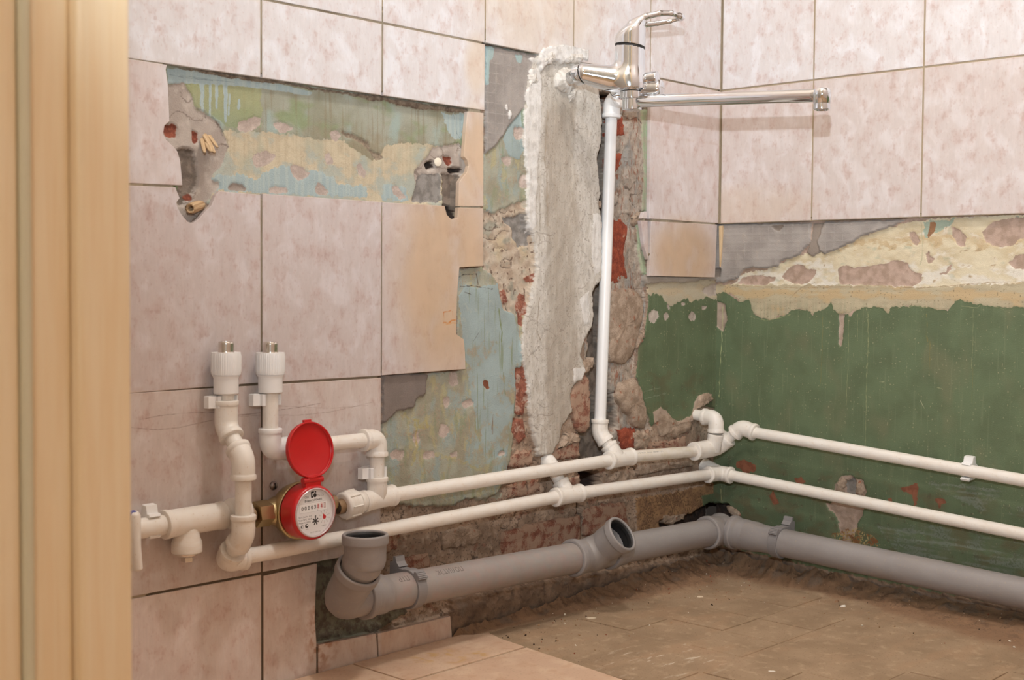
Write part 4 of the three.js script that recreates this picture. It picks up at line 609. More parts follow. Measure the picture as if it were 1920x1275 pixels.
// large pink tiles at the left
{
  const FR_TF = [-1260, -10, 1260, 960], map = texture(1024, 780, (i, j) => {
    const x = FR_TF[0] + ((i + 0.5) / 1024) * FR_TF[2], z = FR_TF[1] + ((j + 0.5) / 780) * FR_TF[3];
    let k = mix([212, 180, 154], [222, 194, 168], ss(-0.2, 0.4, fbm(x / 50, z / 50, 3))); k = mix(k, [200, 160, 128], ss(0.05, 0.5, fbm(x / 24 + 6, z / 24, 3)) * 0.5); k = mix(k, [206, 164, 104], Math.max(near(x, z, -800, 60, 60, 30), near(x, z, -760, 100, 60, 20)) * ss(-0.1, 0.4, fbm(x / 16, z / 16, 3)) * 0.8);
    return mix(k, [170, 136, 104], ss(0.45, 0.66, noise(x / 3, z / 3)) * 0.4);
  });
  const M = std({ map, roughness: 0.5, bumpMap: rep(smoothGrain, 5, 4), bumpScale: 0.0005 }), g = 1.3;
  const rows = [[3, 120], [122, 330], [332, 540], [542, 750]], e = (z) => tileEdgeX(z);
  const joints = [[-1240, -905], [-1240, -1050], [-1240, -1000], [-1240, -960]];
  rows.forEach(([z0, z1], k) => {
    const xs = [-1640, -1430, joints[k][0], joints[k][1], null];
    for (let i = 0; i < 4; i++) { const a = xs[i] + g, b = xs[i + 1] === null ? null : xs[i + 1] - g; const poly = b === null ? [[a, z0 + g], [k === 0 ? -690 : e(z0) , z0 + g], ...(k === 0 ? [[-676, 18], [-650, 26]] : []), [e((z0 + z1) / 2), (z0 + z1) / 2], [e(z1), z1 - g], [a, z1 - g]] : [[a, z0 + g], [b, z0 + g], [b, z1 - g], [a, z1 - g]];
      part('tile', tileGeo(poly, (x, z, h) => [x, h, z], FR_TF, 4 + (i + k) % 2 * 0.4, 7), M, floor); }
  });
  part('grout', block(-1.64, -0.004, 0.0, -0.69, 0.0022, 0.75), BED, floor);
}
// ---------------------------------------------------------------- the rest of the shell: ceiling, the wall with the doorway, the far end, the hall outside
const WHITE = std({ color: rgb(236, 234, 230), roughness: 0.9 }), PINKW = std({ color: rgb(224, 212, 206), roughness: 0.5 }), HALLW = std({ color: rgb(196, 188, 176), roughness: 0.9 });
part('ceiling_slab', block(-3.6, 2.5, -0.2, 0.2, 2.62, 2.9), WHITE, setting('ceiling'));
part('wall_face', block(-1.9, -0.1, 1.7, 0.2, 2.6, 1.85), PINKW, setting('wall_back'));
part('wall_face', [block(-1.80, 0, -0.05, -1.70, 2.5, 0.735), block(-1.80, 0, 1.615, -1.70, 2.5, 1.75), block(-1.80, 2.05, 0.735, -1.70, 2.5, 1.615)], HALLW, setting('wall_door'));
const hall = setting('wall_hall');
part('wall_face', [block(-3.6, -0.1, -0.2, -3.45, 2.6, 2.9), block(-3.6, -0.1, -0.35, -1.9, 2.6, -0.2), block(-3.6, -0.1, 2.75, -1.7, 2.6, 2.9), block(-1.80, -0.1, 1.75, -1.70, 2.6, 2.9)], HALLW, hall);
part('floor_boards', block(-3.6, -0.12, -0.2, -1.7, -0.005, 2.9), std({ color: rgb(176, 142, 100), roughness: 0.5 }), setting('floor_hall'));
// door lining: light wood-grain laminate with a rubber seal in its rebate
{
  const map = texture(512, 1024, (i, j) => { const x = i / 512, y = j / 1024; const n = fbm(x * 40 + 3, y * 9, 4), f = noise(x * 190, y * 14); let c = mix([246, 224, 188], [242, 216, 176], ss(-0.4, 0.4, n)); c = mix(c, [248, 230, 200], ss(0.1, 0.5, f) * 0.25); return mix(c, [234, 204, 160], ss(0.25, 0.6, noise(x * 90 + 8, y * 20)) * 0.18); });
  const LAM = phys({ map, roughness: 0.34, clearcoat: 0.35, clearcoatRoughness: 0.22 }), SEAL = phys({ color: rgb(214, 206, 178), roughness: 0.3, clearcoat: 0.5, clearcoatRoughness: 0.15 });
  const frame = setting('door_1');
  const upright = (pts, s, mat, name) => { const sh = new THREE.Shape(pts.map((p) => new THREE.Vector2(p[0], p[1]))); const g = new THREE.ExtrudeGeometry(sh, { depth: 2.05, bevelEnabled: false, steps: 1, curveSegments: 6 }); g.rotateX(-Math.PI / 2); if (s < 0) { g.scale(1, 1, -1); } const p = g.attributes.position, uv = g.attributes.uv; for (let i = 0; i < p.count; i++) { const z = s < 0 ? 2.35 + p.getZ(i) : p.getZ(i); p.setZ(i, z); uv.setXY(i, (p.getX(i) + p.getZ(i)) * 3.2, p.getY(i) * 0.9); } g.computeVertexNormals(); return part(name, g, mat, frame); };
  const soft = (x0, z0, x1, z1, r) => { const o = []; for (const [cx, cz, a0] of [[x1 - r, z1 - r, 0], [x0 + r, z1 - r, 1], [x0 + r, z0 + r, 2], [x1 - r, z0 + r, 3]]) for (let k = 0; k <= 4; k++) { const a = (a0 + k / 4) * Math.PI / 2; o.push([cx + Math.cos(a) * r, -(cz + Math.sin(a) * r)]); } return o; };
  for (const s of [1, -1]) {
    upright(soft(-1.734, 0.735, -1.7028, 0.776, 0.003), s, LAM, 'door_stop');
    upright(soft(-1.7605, 0.735, -1.7335, 0.768, 0.004), s, LAM, 'door_lining');
    upright(soft(-1.7632, 0.735, -1.7568, 0.7712, 0.003), s, SEAL, 'rubber_seal');
    upright(soft(-1.83, 0.735, -1.7622, 0.769, 0.006), s, LAM, 'door_lining');
    upright(soft(-1.822, 0.66, -1.801, 0.735, 0.005), s, LAM, 'door_casing'); upright(soft(-1.699, 0.68, -1.686, 0.742, 0.004), s, LAM, 'door_casing');
  }
  part('door_head', [block(-1.83, 2.045, 0.735, -1.70, 2.085, 1.615)], LAM, frame);
}
// unseen ceiling lamps added as fill light, one in this room, one in the hall
for (const [x, z, power, label] of [[-1.0, 0.85, ROOM_FILL, 'added round opal fill lamp over the bathroom'], [-2.6, 1.5, HALL_FILL, 'added round opal fill lamp over the hall']]) {
  const t = thing('fill_lamp', label, 'lamp');
  part('base', lath([[0, 0], [60, 0], [62, -6], [60, -16], [0, -16]], V(x, 2.499, z), V(0, 1, 0)), std({ color: 0xdddddd, metalness: 0.6, roughness: 0.4 }), t);
  const globe = new THREE.SphereGeometry(0.09, 32, 20); globe.translate(x, 2.405, z);
  part('shade', globe, std({ color: 0xfff4e2, emissive: FILL_COLOR, emissiveIntensity: 3, roughness: 0.6 }), t);
  const l = new THREE.PointLight(FILL_COLOR, power, 0, 2); l.name = 'fill_light'; l.position.set(x, 2.29, z); l.castShadow = true; l.shadow.radius = 4; scene.add(l);
}

// ---------------------------------------------------------------- water pipes
const ppMap = texture(256, 512, (i, j) => { const x = i / 8, y = j / 8; let c = mix([238, 232, 224], [234, 225, 214], ss(-0.3, 0.4, fbm(x / 8, y / 12, 3))); c = mix(c, [220, 200, 176], ss(0.3, 0.65, fbm(x / 5 + 3, y / 9, 3)) * 0.5); return mix(c, [200, 178, 152], ss(0.56, 0.75, noise(x / 1.2, y / 1.4)) * 0.35); });
const PP = phys({ map: ppMap, roughness: 0.38, specularIntensity: 0.8 }), PPC = phys({ color: rgb(240, 238, 236), roughness: 0.35 });
for (const t of [ppMap]) t.repeat.set(1, 6);
const BRASS = phys({ color: new THREE.Color().setRGB(0.52, 0.42, 0.23), metalness: 1, roughness: 0.34 }), OLDBRASS = phys({ color: new THREE.Color().setRGB(0.36, 0.24, 0.14), metalness: 0.6, roughness: 0.45, bumpMap: rep(grain, 2, 2), bumpScale: 0.0003 });
const NICKEL = phys({ color: new THREE.Color().setRGB(0.74, 0.70, 0.64), metalness: 1, roughness: 0.2 }), CHROME = phys({ color: new THREE.Color().setRGB(0.80, 0.84, 0.89), metalness: 1, roughness: 0.07 });
const BLACK = std({ color: rgb(30, 28, 28), roughness: 0.6 });
const R = 0.0103, RF = 0.0143;
const pipe = (o, a, b, mat = PP, r = R) => { const rt = route([a, b]); return part('pipe', sweep(rt, [[0, r], [rt.L, r]], 28), mat, o); };
function fit(points, fillet = 0.012, r = RF, inner = R, collar = 0.0014) {       // a welded fitting: sockets with a raised collar at both ends
  const rt = route(points, fillet), L = rt.L, q = [[0, inner], [0.0002, r + collar - 0.0008], [0.001, r + collar], [0.006, r + collar], [0.0068, r]];
  const prof = [...q]; const n = 22; for (let i = 1; i < n; i++) { const s = 0.0075 + ((L - 0.015) * i) / n; prof.push([s, r]); } for (const [s, w] of q.slice().reverse()) prof.push([L - s, w]);
  return sweep(rt, prof, 32);
}
const stub = (a, b, r = RF, collar = 0.0014) => { const rt = route([a, b]), L = rt.L; return sweep(rt, [[0, r], [L - 0.0068, r], [L - 0.006, r + collar], [L - 0.001, r + collar], [L - 0.0002, r + collar - 0.0008], [L, R]], 32); };
const lerp = (a, b, t) => vec(a).lerp(vec(b), t);
const toward = (a, b, d) => { const A = Array.isArray(a) ? vec(a) : a.clone(), B = Array.isArray(b) ? vec(b) : b; return A.addScaledVector(B.clone().sub(A).normalize(), d); };
function adapter(o, x, y, z) {                                          // ribbed plastic end with a brass male thread, mouth up
  const ribs = new THREE.CylinderGeometry(0.0192, 0.0192, 0.0285, 144, 6), p = ribs.attributes.position;
  for (let i = 0; i < p.count; i++) { const px = p.getX(i), pz = p.getZ(i), py = p.getY(i), q = Math.hypot(px, pz); if (q > 0.01) { const a = Math.atan2(pz, px), w = Math.cos(a * 40) > 0.2 ? 0.0193 : 0.0185, e = Math.abs(py) > 0.014 ? 0.0182 : w; p.setX(i, (px / q) * e); p.setZ(i, (pz / q) * e); } }
  ribs.computeVertexNormals(); ribs.translate(x, y + 0.0385, z);
  part('ribbed_coupling', ribs, PPC, o);
  part('socket', lath([[10, 0], [15.2, 0], [15.8, 1.2], [15.8, 20], [17.4, 23], [18.2, 24.5], [0, 24.5]], V(x, y, z), V(0, 1, 0)), PPC, o);
  const th = [[0, 52], [10.4, 52]]; for (let k = 0; k < 7; k++) th.push([10.4, 53 + k * 1.75], [9.5, 53.9 + k * 1.75]); th.push([9.9, 66], [8.6, 66.4], [7.6, 66.2], [7.6, 54], [0, 54]);
  part('thread', lath(th, V(x, y, z), V(0, 1, 0)), NICKEL, o, 'bare metal male thread');
}
const CLIP = (k = 1) => { const s = new THREE.Shape(), a = []; a.push([-9, 0], [9, 0], [13, 7]); for (let i = 0; i <= 5; i++) a.push([13, 8 + i * 3]); a.push([14.5, 27], [12, 29], [10, 25.5]); for (let i = 0; i <= 14; i++) { const t = 0.32 - (i / 14) * (Math.PI + 0.64); a.push([Math.cos(t) * 10.35, 22 + Math.sin(t) * 10.35 * k]); } a.push([-10, 25.5], [-12, 29], [-14.5, 27], [-14.5, 22], [-24, 20], [-25, 12], [-18, 10], [-14, 8]); a.forEach((p, i) => (i ? s.lineTo(-p[0] / 1000, p[1] / 1000) : s.moveTo(-p[0] / 1000, p[1] / 1000))); const g = new THREE.ExtrudeGeometry(s, { depth: 0.0145, bevelEnabled: true, bevelThickness: 0.0006, bevelSize: 0.0005, bevelSegments: 1 }); g.translate(0, -0.022, -0.0072); return g; };
function clip(at, along, out, label, flip = 1) {                        // along: pipe direction, out: away from the wall
  const t = thing('pipe_clip', label, 'pipe clip', 'white pipe clips'), g = CLIP(), z = along.clone().normalize(), y = out.clone().addScaledVector(z, -out.dot(z)).normalize(), x = y.clone().cross(z);
  const m = new THREE.Matrix4().makeBasis(x.multiplyScalar(1), y, z); g.applyMatrix4(m); g.translate(at.x, at.y, at.z); void flip;
  part('clip_body', g, PPC, t); rebase(t); return t;
}
// upper line: from the meter's union to the corner and along the right wall, with the riser to the tap
{
  const o = thing('water_pipe', 'upper white water pipe with the riser to the tap, running from meter around the corner', 'water pipe');
  const a0 = [-0.9083,0.2361,0.0250], tee = [-0.8778,0.2386,0.0250], a1 = [-0.8467,0.2412,0.0250], m0 = [-0.3599,0.2454,0.0250], m1 = [-0.2951,0.2464,0.0250], e0 = [-0.1104,0.2390,0.0250], Pe = [-0.0342,0.2410,0.0260], Q = [-0.0260,0.2817,0.0746], b0 = [-0.0250,0.2740,0.1032], b1 = [-0.0250,0.2334,0.6784];
  // union nut and reducer at the meter outlet
  const ax = vec(a1).sub(vec(a0)).normalize(), nut = [-0.9285,0.2369,0.0250];
  part('union_nut', [lath([[10.6, 0], [15.5, 0], [18.6, 1.4], [18.8, 5], [18.8, 23], [18, 25], [10, 25]], toward(nut, a1, -0.0125), ax)], PP, o);
  { const ribs = []; for (let k = 0; k < 8; k++) { const g = bar(0.0016, 0.018, 0.004, 0.0007); g.translate(0, 0.014, 0.0186); g.rotateY((k / 8) * Math.PI * 2); ribs.push(orient(g, toward(nut, a1, -0.0125), ax)); } part('grip_rib', ribs, PP, o); }
  part('union_tail', lath([[9.4, 0], [10.4, 0.6], [10.4, 20], [0, 20]], toward(nut, a1, -0.022), ax), OLDBRASS, o, 'brass tail of the meter union');
  part('reducer', [lath([[10, 0], [15.6, 0], [16.2, 1], [16.2, 7], [15, 8], [14.4, 14], [10, 16]], toward(nut, a1, 0.011), ax)], PP, o);
  part('tee_fitting', [fit([toward(nut, a1, 0.024), a1]), stub(tee, V(tee[0], tee[1] + 0.032, tee[2]))], PP, o);
  const up = V(tee[0], tee[1] + 0.03, tee[2]), E = [-0.8771,0.3214,0.0250], F = [-1.0620,0.3281,0.0250], ey = (E[1] + F[1]) / 2;
  const c1 = V(tee[0], ey, 0.025), c2 = V(F[0], ey, 0.025);
  pipe(o, up, V(c1.x, c1.y - 0.02, c1.z)); part('elbow_fitting', fit([V(c1.x, c1.y - 0.025, c1.z), c1, V(c1.x - 0.027, c1.y, c1.z)], 0.013), PP, o);
  pipe(o, V(c1.x - 0.024, ey, c1.z), V(c2.x + 0.024, ey, c2.z)); part('elbow_fitting', fit([V(c2.x + 0.029, ey, c2.z), c2, V(c2.x, ey + 0.029, c2.z)], 0.013), PPC, o);
  const top = [-1.0611,0.4004,0.0250]; pipe(o, V(c2.x, ey + 0.026, 0.025), V(c2.x, top[1] + 0.006, 0.025)); adapter(o, c2.x, top[1], 0.025);
  // the long run
  pipe(o, a1, m0); part('tee_fitting', fit([m0, m1]), PP, o); const printed = phys({ roughness: 0.38, specularIntensity: 0.8 }); pipe(o, toward(m1, e0, -0.004), e0, printed);
  const print = document.createElement('canvas'), pl = route([toward(m1, e0, -0.004), e0]); print.width = 512; print.height = 1024;
  { const g = print.getContext('2d'), q = rng(8); g.fillStyle = '#ece4da'; g.fillRect(0, 0, 512, 1024); for (let k = 0; k < 300; k++) { g.fillStyle = 'rgba(190,160,120,0.05)'; g.fillRect(q() * 512, q() * 1024, 20 + q() * 60, 30 + q() * 120); } g.fillStyle = 'rgba(120,118,118,0.8)'; g.font = 'bold 27px sans-serif'; g.translate(212, 960); g.rotate(-Math.PI / 2); g.scale(0.8, 1); g.fillText('PPR   PN 20     20 x 3,4   DIN 8077   1511', 0, 0); }
  const pt = new THREE.CanvasTexture(print); pt.colorSpace = THREE.SRGBColorSpace; pt.wrapS = pt.wrapT = THREE.RepeatWrapping; pt.repeat.set(1, 1 / pl.L); printed.map = pt;
  part('elbow_fitting', fit([e0, Pe, toward(Pe, Q, 0.03)], 0.02, 0.0165, R, 0.0008), PP, o);
  pipe(o, toward(Pe, Q, 0.026), toward(Q, Pe, 0.014)); part('elbow_fitting', fit([toward(Q, Pe, 0.02), Q, b0], 0.013, 0.0148), PP, o); pipe(o, toward(b0, b1, -0.003), b1);
  const h0 = [-0.0545,0.3023,-0.0120], h1 = V(h0[0], h0[1] - 0.004, 0.036), h2 = V(h0[0] + 0.004, 0.262, 0.034);
  pipe(o, [h0[0], h0[1], -0.03], [h1.x, h1.y, 0.016]); part('elbow_fitting', fit([V(h1.x, h1.y, 0.008), h1, V(h1.x, h1.y - 0.028, h1.z)], 0.014, 0.0146), PP, o);
  part('elbow_socket', stub(V(h1.x, 0.236, 0.03), V(h1.x, h1.y - 0.03, h1.z), 0.0146, 0.0006), PP, o);
  // riser
  const t0 = [-0.3338,0.2480,0.0250], r1 = [-0.3513,0.3006,-0.0040], r0 = [-0.3247,0.8324,-0.0040], knee = [-0.3482,0.2892,-0.0040];
  part('branch_socket', stub(t0, toward(t0, knee, 0.028), 0.0138), PP, o); pipe(o, toward(t0, knee, 0.02), toward(knee, t0, 0.008)); part('bend_fitting', fit([toward(knee, t0, 0.02), knee, toward(knee, r0, 0.024)], 0.009, 0.0142), PP, o);
  pipe(o, toward(knee, r0, 0.02), r0, PPC);
  const k0 = [-0.3237,0.8599,-0.0040], k1 = [-0.3264,0.8667,0.0180];
  part('elbow_fitting', fit([r0, k0, k1], 0.012, 0.0152), PPC, o);
  rebase(o);
}
// lower line: from its threaded end, around the inlet line, to the corner and along the right wall
{
  const o = thing('water_pipe', 'lower white water pipe, jogging in front of the inlet, then under the upper pipe', 'water pipe');
  const x = -1.1305, zf = 0.062, zb = 0.025, y0 = [-1.1305,0.4028,0.0250][1], y1 = [-1.1306,0.3606,0.0250][1], y2 = [-1.1338,0.3235,0.0620][1], y3 = [-1.1308,0.2255,0.0620][1], y4 = [-1.1294,0.1893,0.0250][1];
  adapter(o, x, y0, zb); pipe(o, [x, y0 + 0.006, zb], [x, y1 + 0.018, zb]);
  const K = [V(x, y1, zb), V(x, y2, zf), V(x, y3, zf), V(x, y4, zb)];
  part('bend_fitting', fit([V(x, y1 + 0.034, zb), K[0], toward(K[0], K[1], 0.019)], 0.01, 0.0146), PP, o); pipe(o, toward(K[0], K[1], 0.014), toward(K[1], K[0], 0.014));
  part('bend_fitting', fit([toward(K[1], K[0], 0.019), K[1], V(x, y2 - 0.027, zf)], 0.01, 0.0148), PP, o); pipe(o, V(x, y2 - 0.022, zf), V(x, y3 + 0.022, zf));
  part('bend_fitting', fit([V(x, y3 + 0.027, zf), K[2], toward(K[2], K[3], 0.019)], 0.01, 0.0148), PP, o); pipe(o, toward(K[2], K[3], 0.014), toward(K[3], K[2], 0.014));
  const s1 = [-0.4969,0.1978,0.0250], s2 = [-0.4323,0.1980,0.0250], c0 = [-0.0648,0.1913,0.0250], c1 = [-0.026, 0.1905, 0.027], d0 = [-0.0250,0.1876,0.0387], d1 = [-0.0250,0.1478,0.6805];
  const p0 = V(x, y4, zb), p1 = toward(p0, s1, 0.028);
  part('elbow_fitting', fit([toward(K[3], K[2], 0.021), p0, p1], 0.014, 0.0158), PP, o);
  pipe(o, toward(p0, s1, 0.024), s1); part('tee_fitting', fit([s1, s2]), PP, o); pipe(o, toward(s2, c0, -0.004), c0);
  part('elbow_fitting', [fit([toward(c0, c1, 0), c1, toward(c1, d1, 0.026)], 0.01, 0.0146), stub(V(...c1), V(c1[0], c1[1] + 0.012, -0.012), 0.0135, 0.0006)], PP, o); pipe(o, toward(c1, d1, 0.022), d1);
  const t0 = [-0.4623,0.1978,0.0250], w = [-0.4726,0.2533,-0.0160];
  part('branch_socket', stub(t0, toward(t0, w, 0.027), 0.0138), PP, o); pipe(o, toward(t0, w, 0.02), toward(w, t0, 0.01)); part('bend_fitting', fit([toward(w, t0, 0.022), w, V(w[0] - 0.004, w[1] + 0.006, w[2] - 0.03)], 0.01, 0.0148), PP, o);
  rebase(o);
}
// inlet line: valve at the door, tee with a plug, reducer into the meter's union
{
  const o = thing('water_pipe', 'short thick white inlet pipe at the left edge with a plugged tee hanging down', 'water pipe');
  const a = [-1.2221,0.2466,0.0250], b = [-1.1357,0.2478,0.0250], c = [-1.0933,0.2481,0.0250], z0 = [-1.2728,0.2461,0.0250], t = [-1.1889,0.2463,0.0250];
  pipe(o, z0, toward(a, b, 0.004), PP, 0.0125); part('tee_fitting', [fit([a, b], 0.01, 0.0172, 0.0125, 0.001), lath([[0, 0], [14.6, 0], [15.2, 10], [16.6, 20], [18.6, 25], [19.0, 30], [19.0, 37], [18.4, 38.5], [12, 38.5]], vec(t), V(0, -1, 0))], PP, o);
  part('plug', [lath([[0, 0], [13.5, 0], [14.2, 1], [13.8, 4], [10, 6.5], [0, 6.5]], V(t[0], t[1] - 0.0372, t[2]), V(0, -1, 0)), (() => { const g = bar(0.011, 0.0075, 0.011, 0.001); g.translate(t[0], t[1] - 0.0465, t[2]); return g; })()], NICKEL, o, 'metal plug with a square head');
  const ax = vec(c).sub(vec(b)).normalize();
  part('reducer', lath([[12, 0], [16.2, 0], [16.6, 6], [19.5, 12], [20.4, 15], [20.4, 34], [19, 37], [10, 37]], toward(b, c, -0.002), ax), PP, o);
  rebase(o);
  o.userData.label = 'thick white inlet pipe at the left edge with a plugged tee hanging down';
  const v = thing('shut_off_valve', 'white plastic valve with a hanging lever and blue cap by the door lining', 'valve');
  const vc = [-1.2650,0.2470,0.0250], hb = [-1.2791,0.2675,0.0600], he = [-1.2761,0.2060,0.0580];
  part('valve_body', [lath([[0, -32], [17, -32], [17.5, -30], [17.5, -18], [15, -14], [15, 14], [17.5, 18], [17.5, 24], [0, 24]], V(vc[0] - 0.024, vc[1], vc[2]), ax), lath([[0, 0], [12, 0], [12, 26], [10, 30], [0, 30]], V(vc[0] - 0.022, vc[1], vc[2]), V(0, 0, 1))], PP, v);
  { const rt = route([V(hb[0] - 0.006, hb[1] + 0.008, hb[2]), V(hb[0] - 0.006, hb[1] - 0.012, hb[2]), V(he[0] - 0.006, he[1], he[2] + 0.004)], 0.01); part('lever', sweep(rt, [[0, 0.010], [0.004, 0.014], [0.02, 0.014], [rt.L * 0.6, 0.012], [rt.L - 0.002, 0.012], [rt.L, 0.0095]], 24, true, () => [1, 0.6]), PP, v); }
  { const rt = route([[-1.694, z0[1] - 0.002, 0.025], [vc[0] - 0.05, vc[1], 0.025]]); part('inlet_pipe', sweep(rt, [[0, 0.0125], [rt.L, 0.0125]], 28), PP, v); }
  part('cap', lath([[0, 0], [7.5, 0], [8, 1], [7, 4], [0, 5]], V(hb[0] - 0.008, hb[1] + 0.002, hb[2] + 0.004), V(0, 0, 1)), phys({ color: rgb(70, 76, 150), roughness: 0.4 }), v, 'blue cap'); rebase(v);
}
// clips
clip(V(-1.1305, 0.3925, 0.0242), V(0, 1, 0), V(0, 0, 1), 'white pipe clip behind the left threaded pipe end');
clip(V(-1.0625, 0.3915, 0.0242), V(0, 1, 0), V(0, 0, 1), 'white pipe clip behind the right threaded pipe end');
{ const c = [-0.8783,0.2766,0.0242]; clip(vec(c), V(0, 1, 0), V(0, 0, 1), 'white pipe clip on the short upright right of the water meter'); }
{ const c = [-1.2375,0.2481,0.0262]; clip(vec(c), vec([-1.2221,0.2466,0.0250]).sub(vec([-1.2728,0.2461,0.0250])), V(0, 0, 1), 'white pipe clip on the thick inlet pipe at the left edge'); }
{ const c = [-0.0245,0.2433,0.5094]; clip(vec(c), V(0, -0.065, 1), V(-1, 0, 0), 'white pipe clip on the upper pipe along the green wall'); }

// ---------------------------------------------------------------- water meter
{
  const o = thing('water_meter', 'brass water meter with red housing, white dial and its red lid flipped open', 'water meter');
  const cx = -1.0252, cy = 0.2425, cz = 0.025, Z = V(0, 0, 1), X = V(1, 0, 0);
  part('brass_body', [lath([[0, -20], [16, -20], [27, -15], [34, -5], [37, 4], [38.6, 9], [38.6, 15], [37.2, 17], [0, 17]], V(cx, cy, 0.028), Z), lath([[12, 0], [13, 4], [15, 14], [20, 26], [20, 44]], V(cx - 0.055, cy, cz), X), lath([[9.8, 0], [9.8, 16], [12, 18], [18, 26], [18, 40]].map(([r, h]) => [r, h]), V(cx + 0.068, cy, cz), V(-1, 0, 0))], BRASS, o);
  const hex = new THREE.CylinderGeometry(0.0172, 0.0172, 0.021, 6, 1); part('hex_nut', creased(orient(hex, V(cx - 0.051, cy, cz), X, 0.3), 0.3), BRASS, o);
  { const th = []; for (let k = 0; k < 12; k++) th.push([10.2, k * 1.8], [9.4, k * 1.8 + 0.9]); part('thread', [lath([[0, 0], ...th, [0, 22]], V(cx - 0.085, cy, cz), X), lath([[0, 0], ...th, [0, 22]], V(cx + 0.05, cy + 0.001, cz), X)], OLDBRASS, o); }
  const RED = phys({ color: rgb(196, 22, 26), roughness: 0.32, clearcoat: 0.25, clearcoatRoughness: 0.2 });
  const h = part('housing', lath([[0, 0], [36, 0], [36.6, 1], [36.6, 21], [35.6, 25.5], [33.4, 27], [32, 27], [31.6, 24], [0, 24]], V(cx, cy + 0.001, 0.0455), Z, 64), RED, o, 'round red plastic housing');
  part('hinge_bracket', [(() => { const g = bar(0.026, 0.012, 0.011, 0.002); g.translate(cx, cy + 0.0375, 0.064); return g; })(), (() => { const g = new THREE.CylinderGeometry(0.0042, 0.0042, 0.032, 20); g.rotateZ(Math.PI / 2); g.translate(cx, cy + 0.0435, 0.0665); return g; })()], RED, h);
  const c = document.createElement('canvas'); c.width = c.height = 1024; const g = c.getContext('2d');
  g.fillStyle = '#efeef0'; g.fillRect(0, 0, 1024, 1024); g.fillStyle = '#16161a'; g.textAlign = 'center';
  g.font = '62px sans-serif'; g.fillText('СВК', 330, 186); g.fillText('15-1,5', 690, 186);
  g.fillRect(440, 60, 36, 130); g.fillRect(476, 60, 44, 34); g.fillRect(540, 60, 40, 34); g.beginPath(); g.arc(545, 150, 44, 0, 7); g.fill(); g.beginPath(); g.arc(478, 178, 22, 0, 7); g.fill(); g.fillStyle = '#efeef0'; g.fillRect(476, 100, 30, 40);
  g.fillStyle = '#26262a'; g.font = 'bold 70px sans-serif'; g.fillText('Водосчётчик', 500, 268);
  g.fillStyle = '#f8f8fa'; g.fillRect(140, 300, 740, 190); g.strokeStyle = '#b9b7bb'; g.lineWidth = 4; g.strokeRect(140, 300, 740, 190);
  for (let i = 0; i < 8; i++) { g.fillStyle = i > 4 ? '#f2dcdc' : '#f0eff1'; g.fillRect(180 + i * 84, 330, 58, 126); g.fillStyle = i > 4 ? '#b03038' : '#1c1c20'; g.font = 'bold 104px sans-serif'; if (i < 7) g.fillText('00003842'[i], 209 + i * 84, 432); else { g.strokeStyle = '#6a686c'; g.lineWidth = 6; g.strokeRect(190 + i * 84, 340, 40, 104); } }
  g.fillStyle = '#1c1c20'; g.fillRect(604, 462, 9, 20); g.textAlign = 'left'; g.font = '46px sans-serif';
  g.fillText('Qn=1,5 м³/ч  B-H', 96, 590); g.fillText('Tmax 90°C   Кл.В', 96, 650); g.fillText('Pmax=1,0 МПа', 104, 710);
  g.lineWidth = 7; g.strokeStyle = '#1c1c20'; g.beginPath(); g.arc(190, 776, 36, 0, 7); g.stroke(); g.beginPath(); g.arc(180, 776, 18, 0, 7); g.fill(); g.beginPath(); g.arc(310, 770, 44, 0, 7); g.fill(); g.fillStyle = '#efeef0'; g.fillRect(306, 744, 36, 30); g.fillStyle = '#1c1c20'; g.font = '26px sans-serif'; g.fillText('СИ 02', 280, 848);
  g.save(); g.translate(545, 700); for (let k = 0; k < 7; k++) { g.rotate((Math.PI * 2) / 7); g.beginPath(); g.moveTo(-9, 0); g.lineTo(-17, k === 6 ? -118 : -84); g.lineTo(17, k === 6 ? -122 : -88); g.lineTo(9, 0); g.fill(); } g.beginPath(); g.arc(0, 0, 26, 0, 7); g.fill(); g.restore();
  g.save(); g.translate(780, 640); g.strokeStyle = '#3a383c'; g.lineWidth = 4; g.font = '36px sans-serif'; g.textAlign = 'center';
  for (let k = 0; k < 10; k++) { const a = (k / 10) * Math.PI * 2 - Math.PI / 2; g.beginPath(); g.moveTo(Math.cos(a) * 86, Math.sin(a) * 86); g.lineTo(Math.cos(a) * 112, Math.sin(a) * 112); g.stroke(); g.fillStyle = k === 5 ? '#b03038' : '#26262a'; g.fillText(String(k), Math.cos(a) * 136, Math.sin(a) * 136 + 12); }
  g.fillStyle = '#c41e2a'; g.beginPath(); g.arc(2, 8, 44, 0, 7); g.fill(); g.beginPath(); g.moveTo(-42, 0); g.lineTo(-22, -74); g.lineTo(24, -20); g.fill(); g.restore();
  g.fillStyle = '#4a484c'; g.font = '34px sans-serif'; g.textAlign = 'center'; g.fillText('x 0,0001', 770, 838); g.fillStyle = '#8a888c'; g.font = '36px sans-serif'; g.fillText('ГОСТ Р 50601-93', 530, 944);
  const t = new THREE.CanvasTexture(c); t.colorSpace = THREE.SRGBColorSpace;
  const d = new THREE.CircleGeometry(0.0318, 64); d.rotateZ(0.03); d.translate(cx, cy + 0.001, 0.0702); part('dial', d, std({ map: t, roughness: 0.6 }), o, 'white printed dial with counter windows');
  part('bezel', lath([[30.6, 22.5], [30.4, 27.5], [31, 28.6], [32.2, 28.6], [32.8, 27], [32.8, 22.5]], V(cx, cy + 0.001, 0.0455), Z, 64), phys({ color: rgb(216, 200, 202), roughness: 0.15, metalness: 0.3 }), o, 'clear rim around the dial');
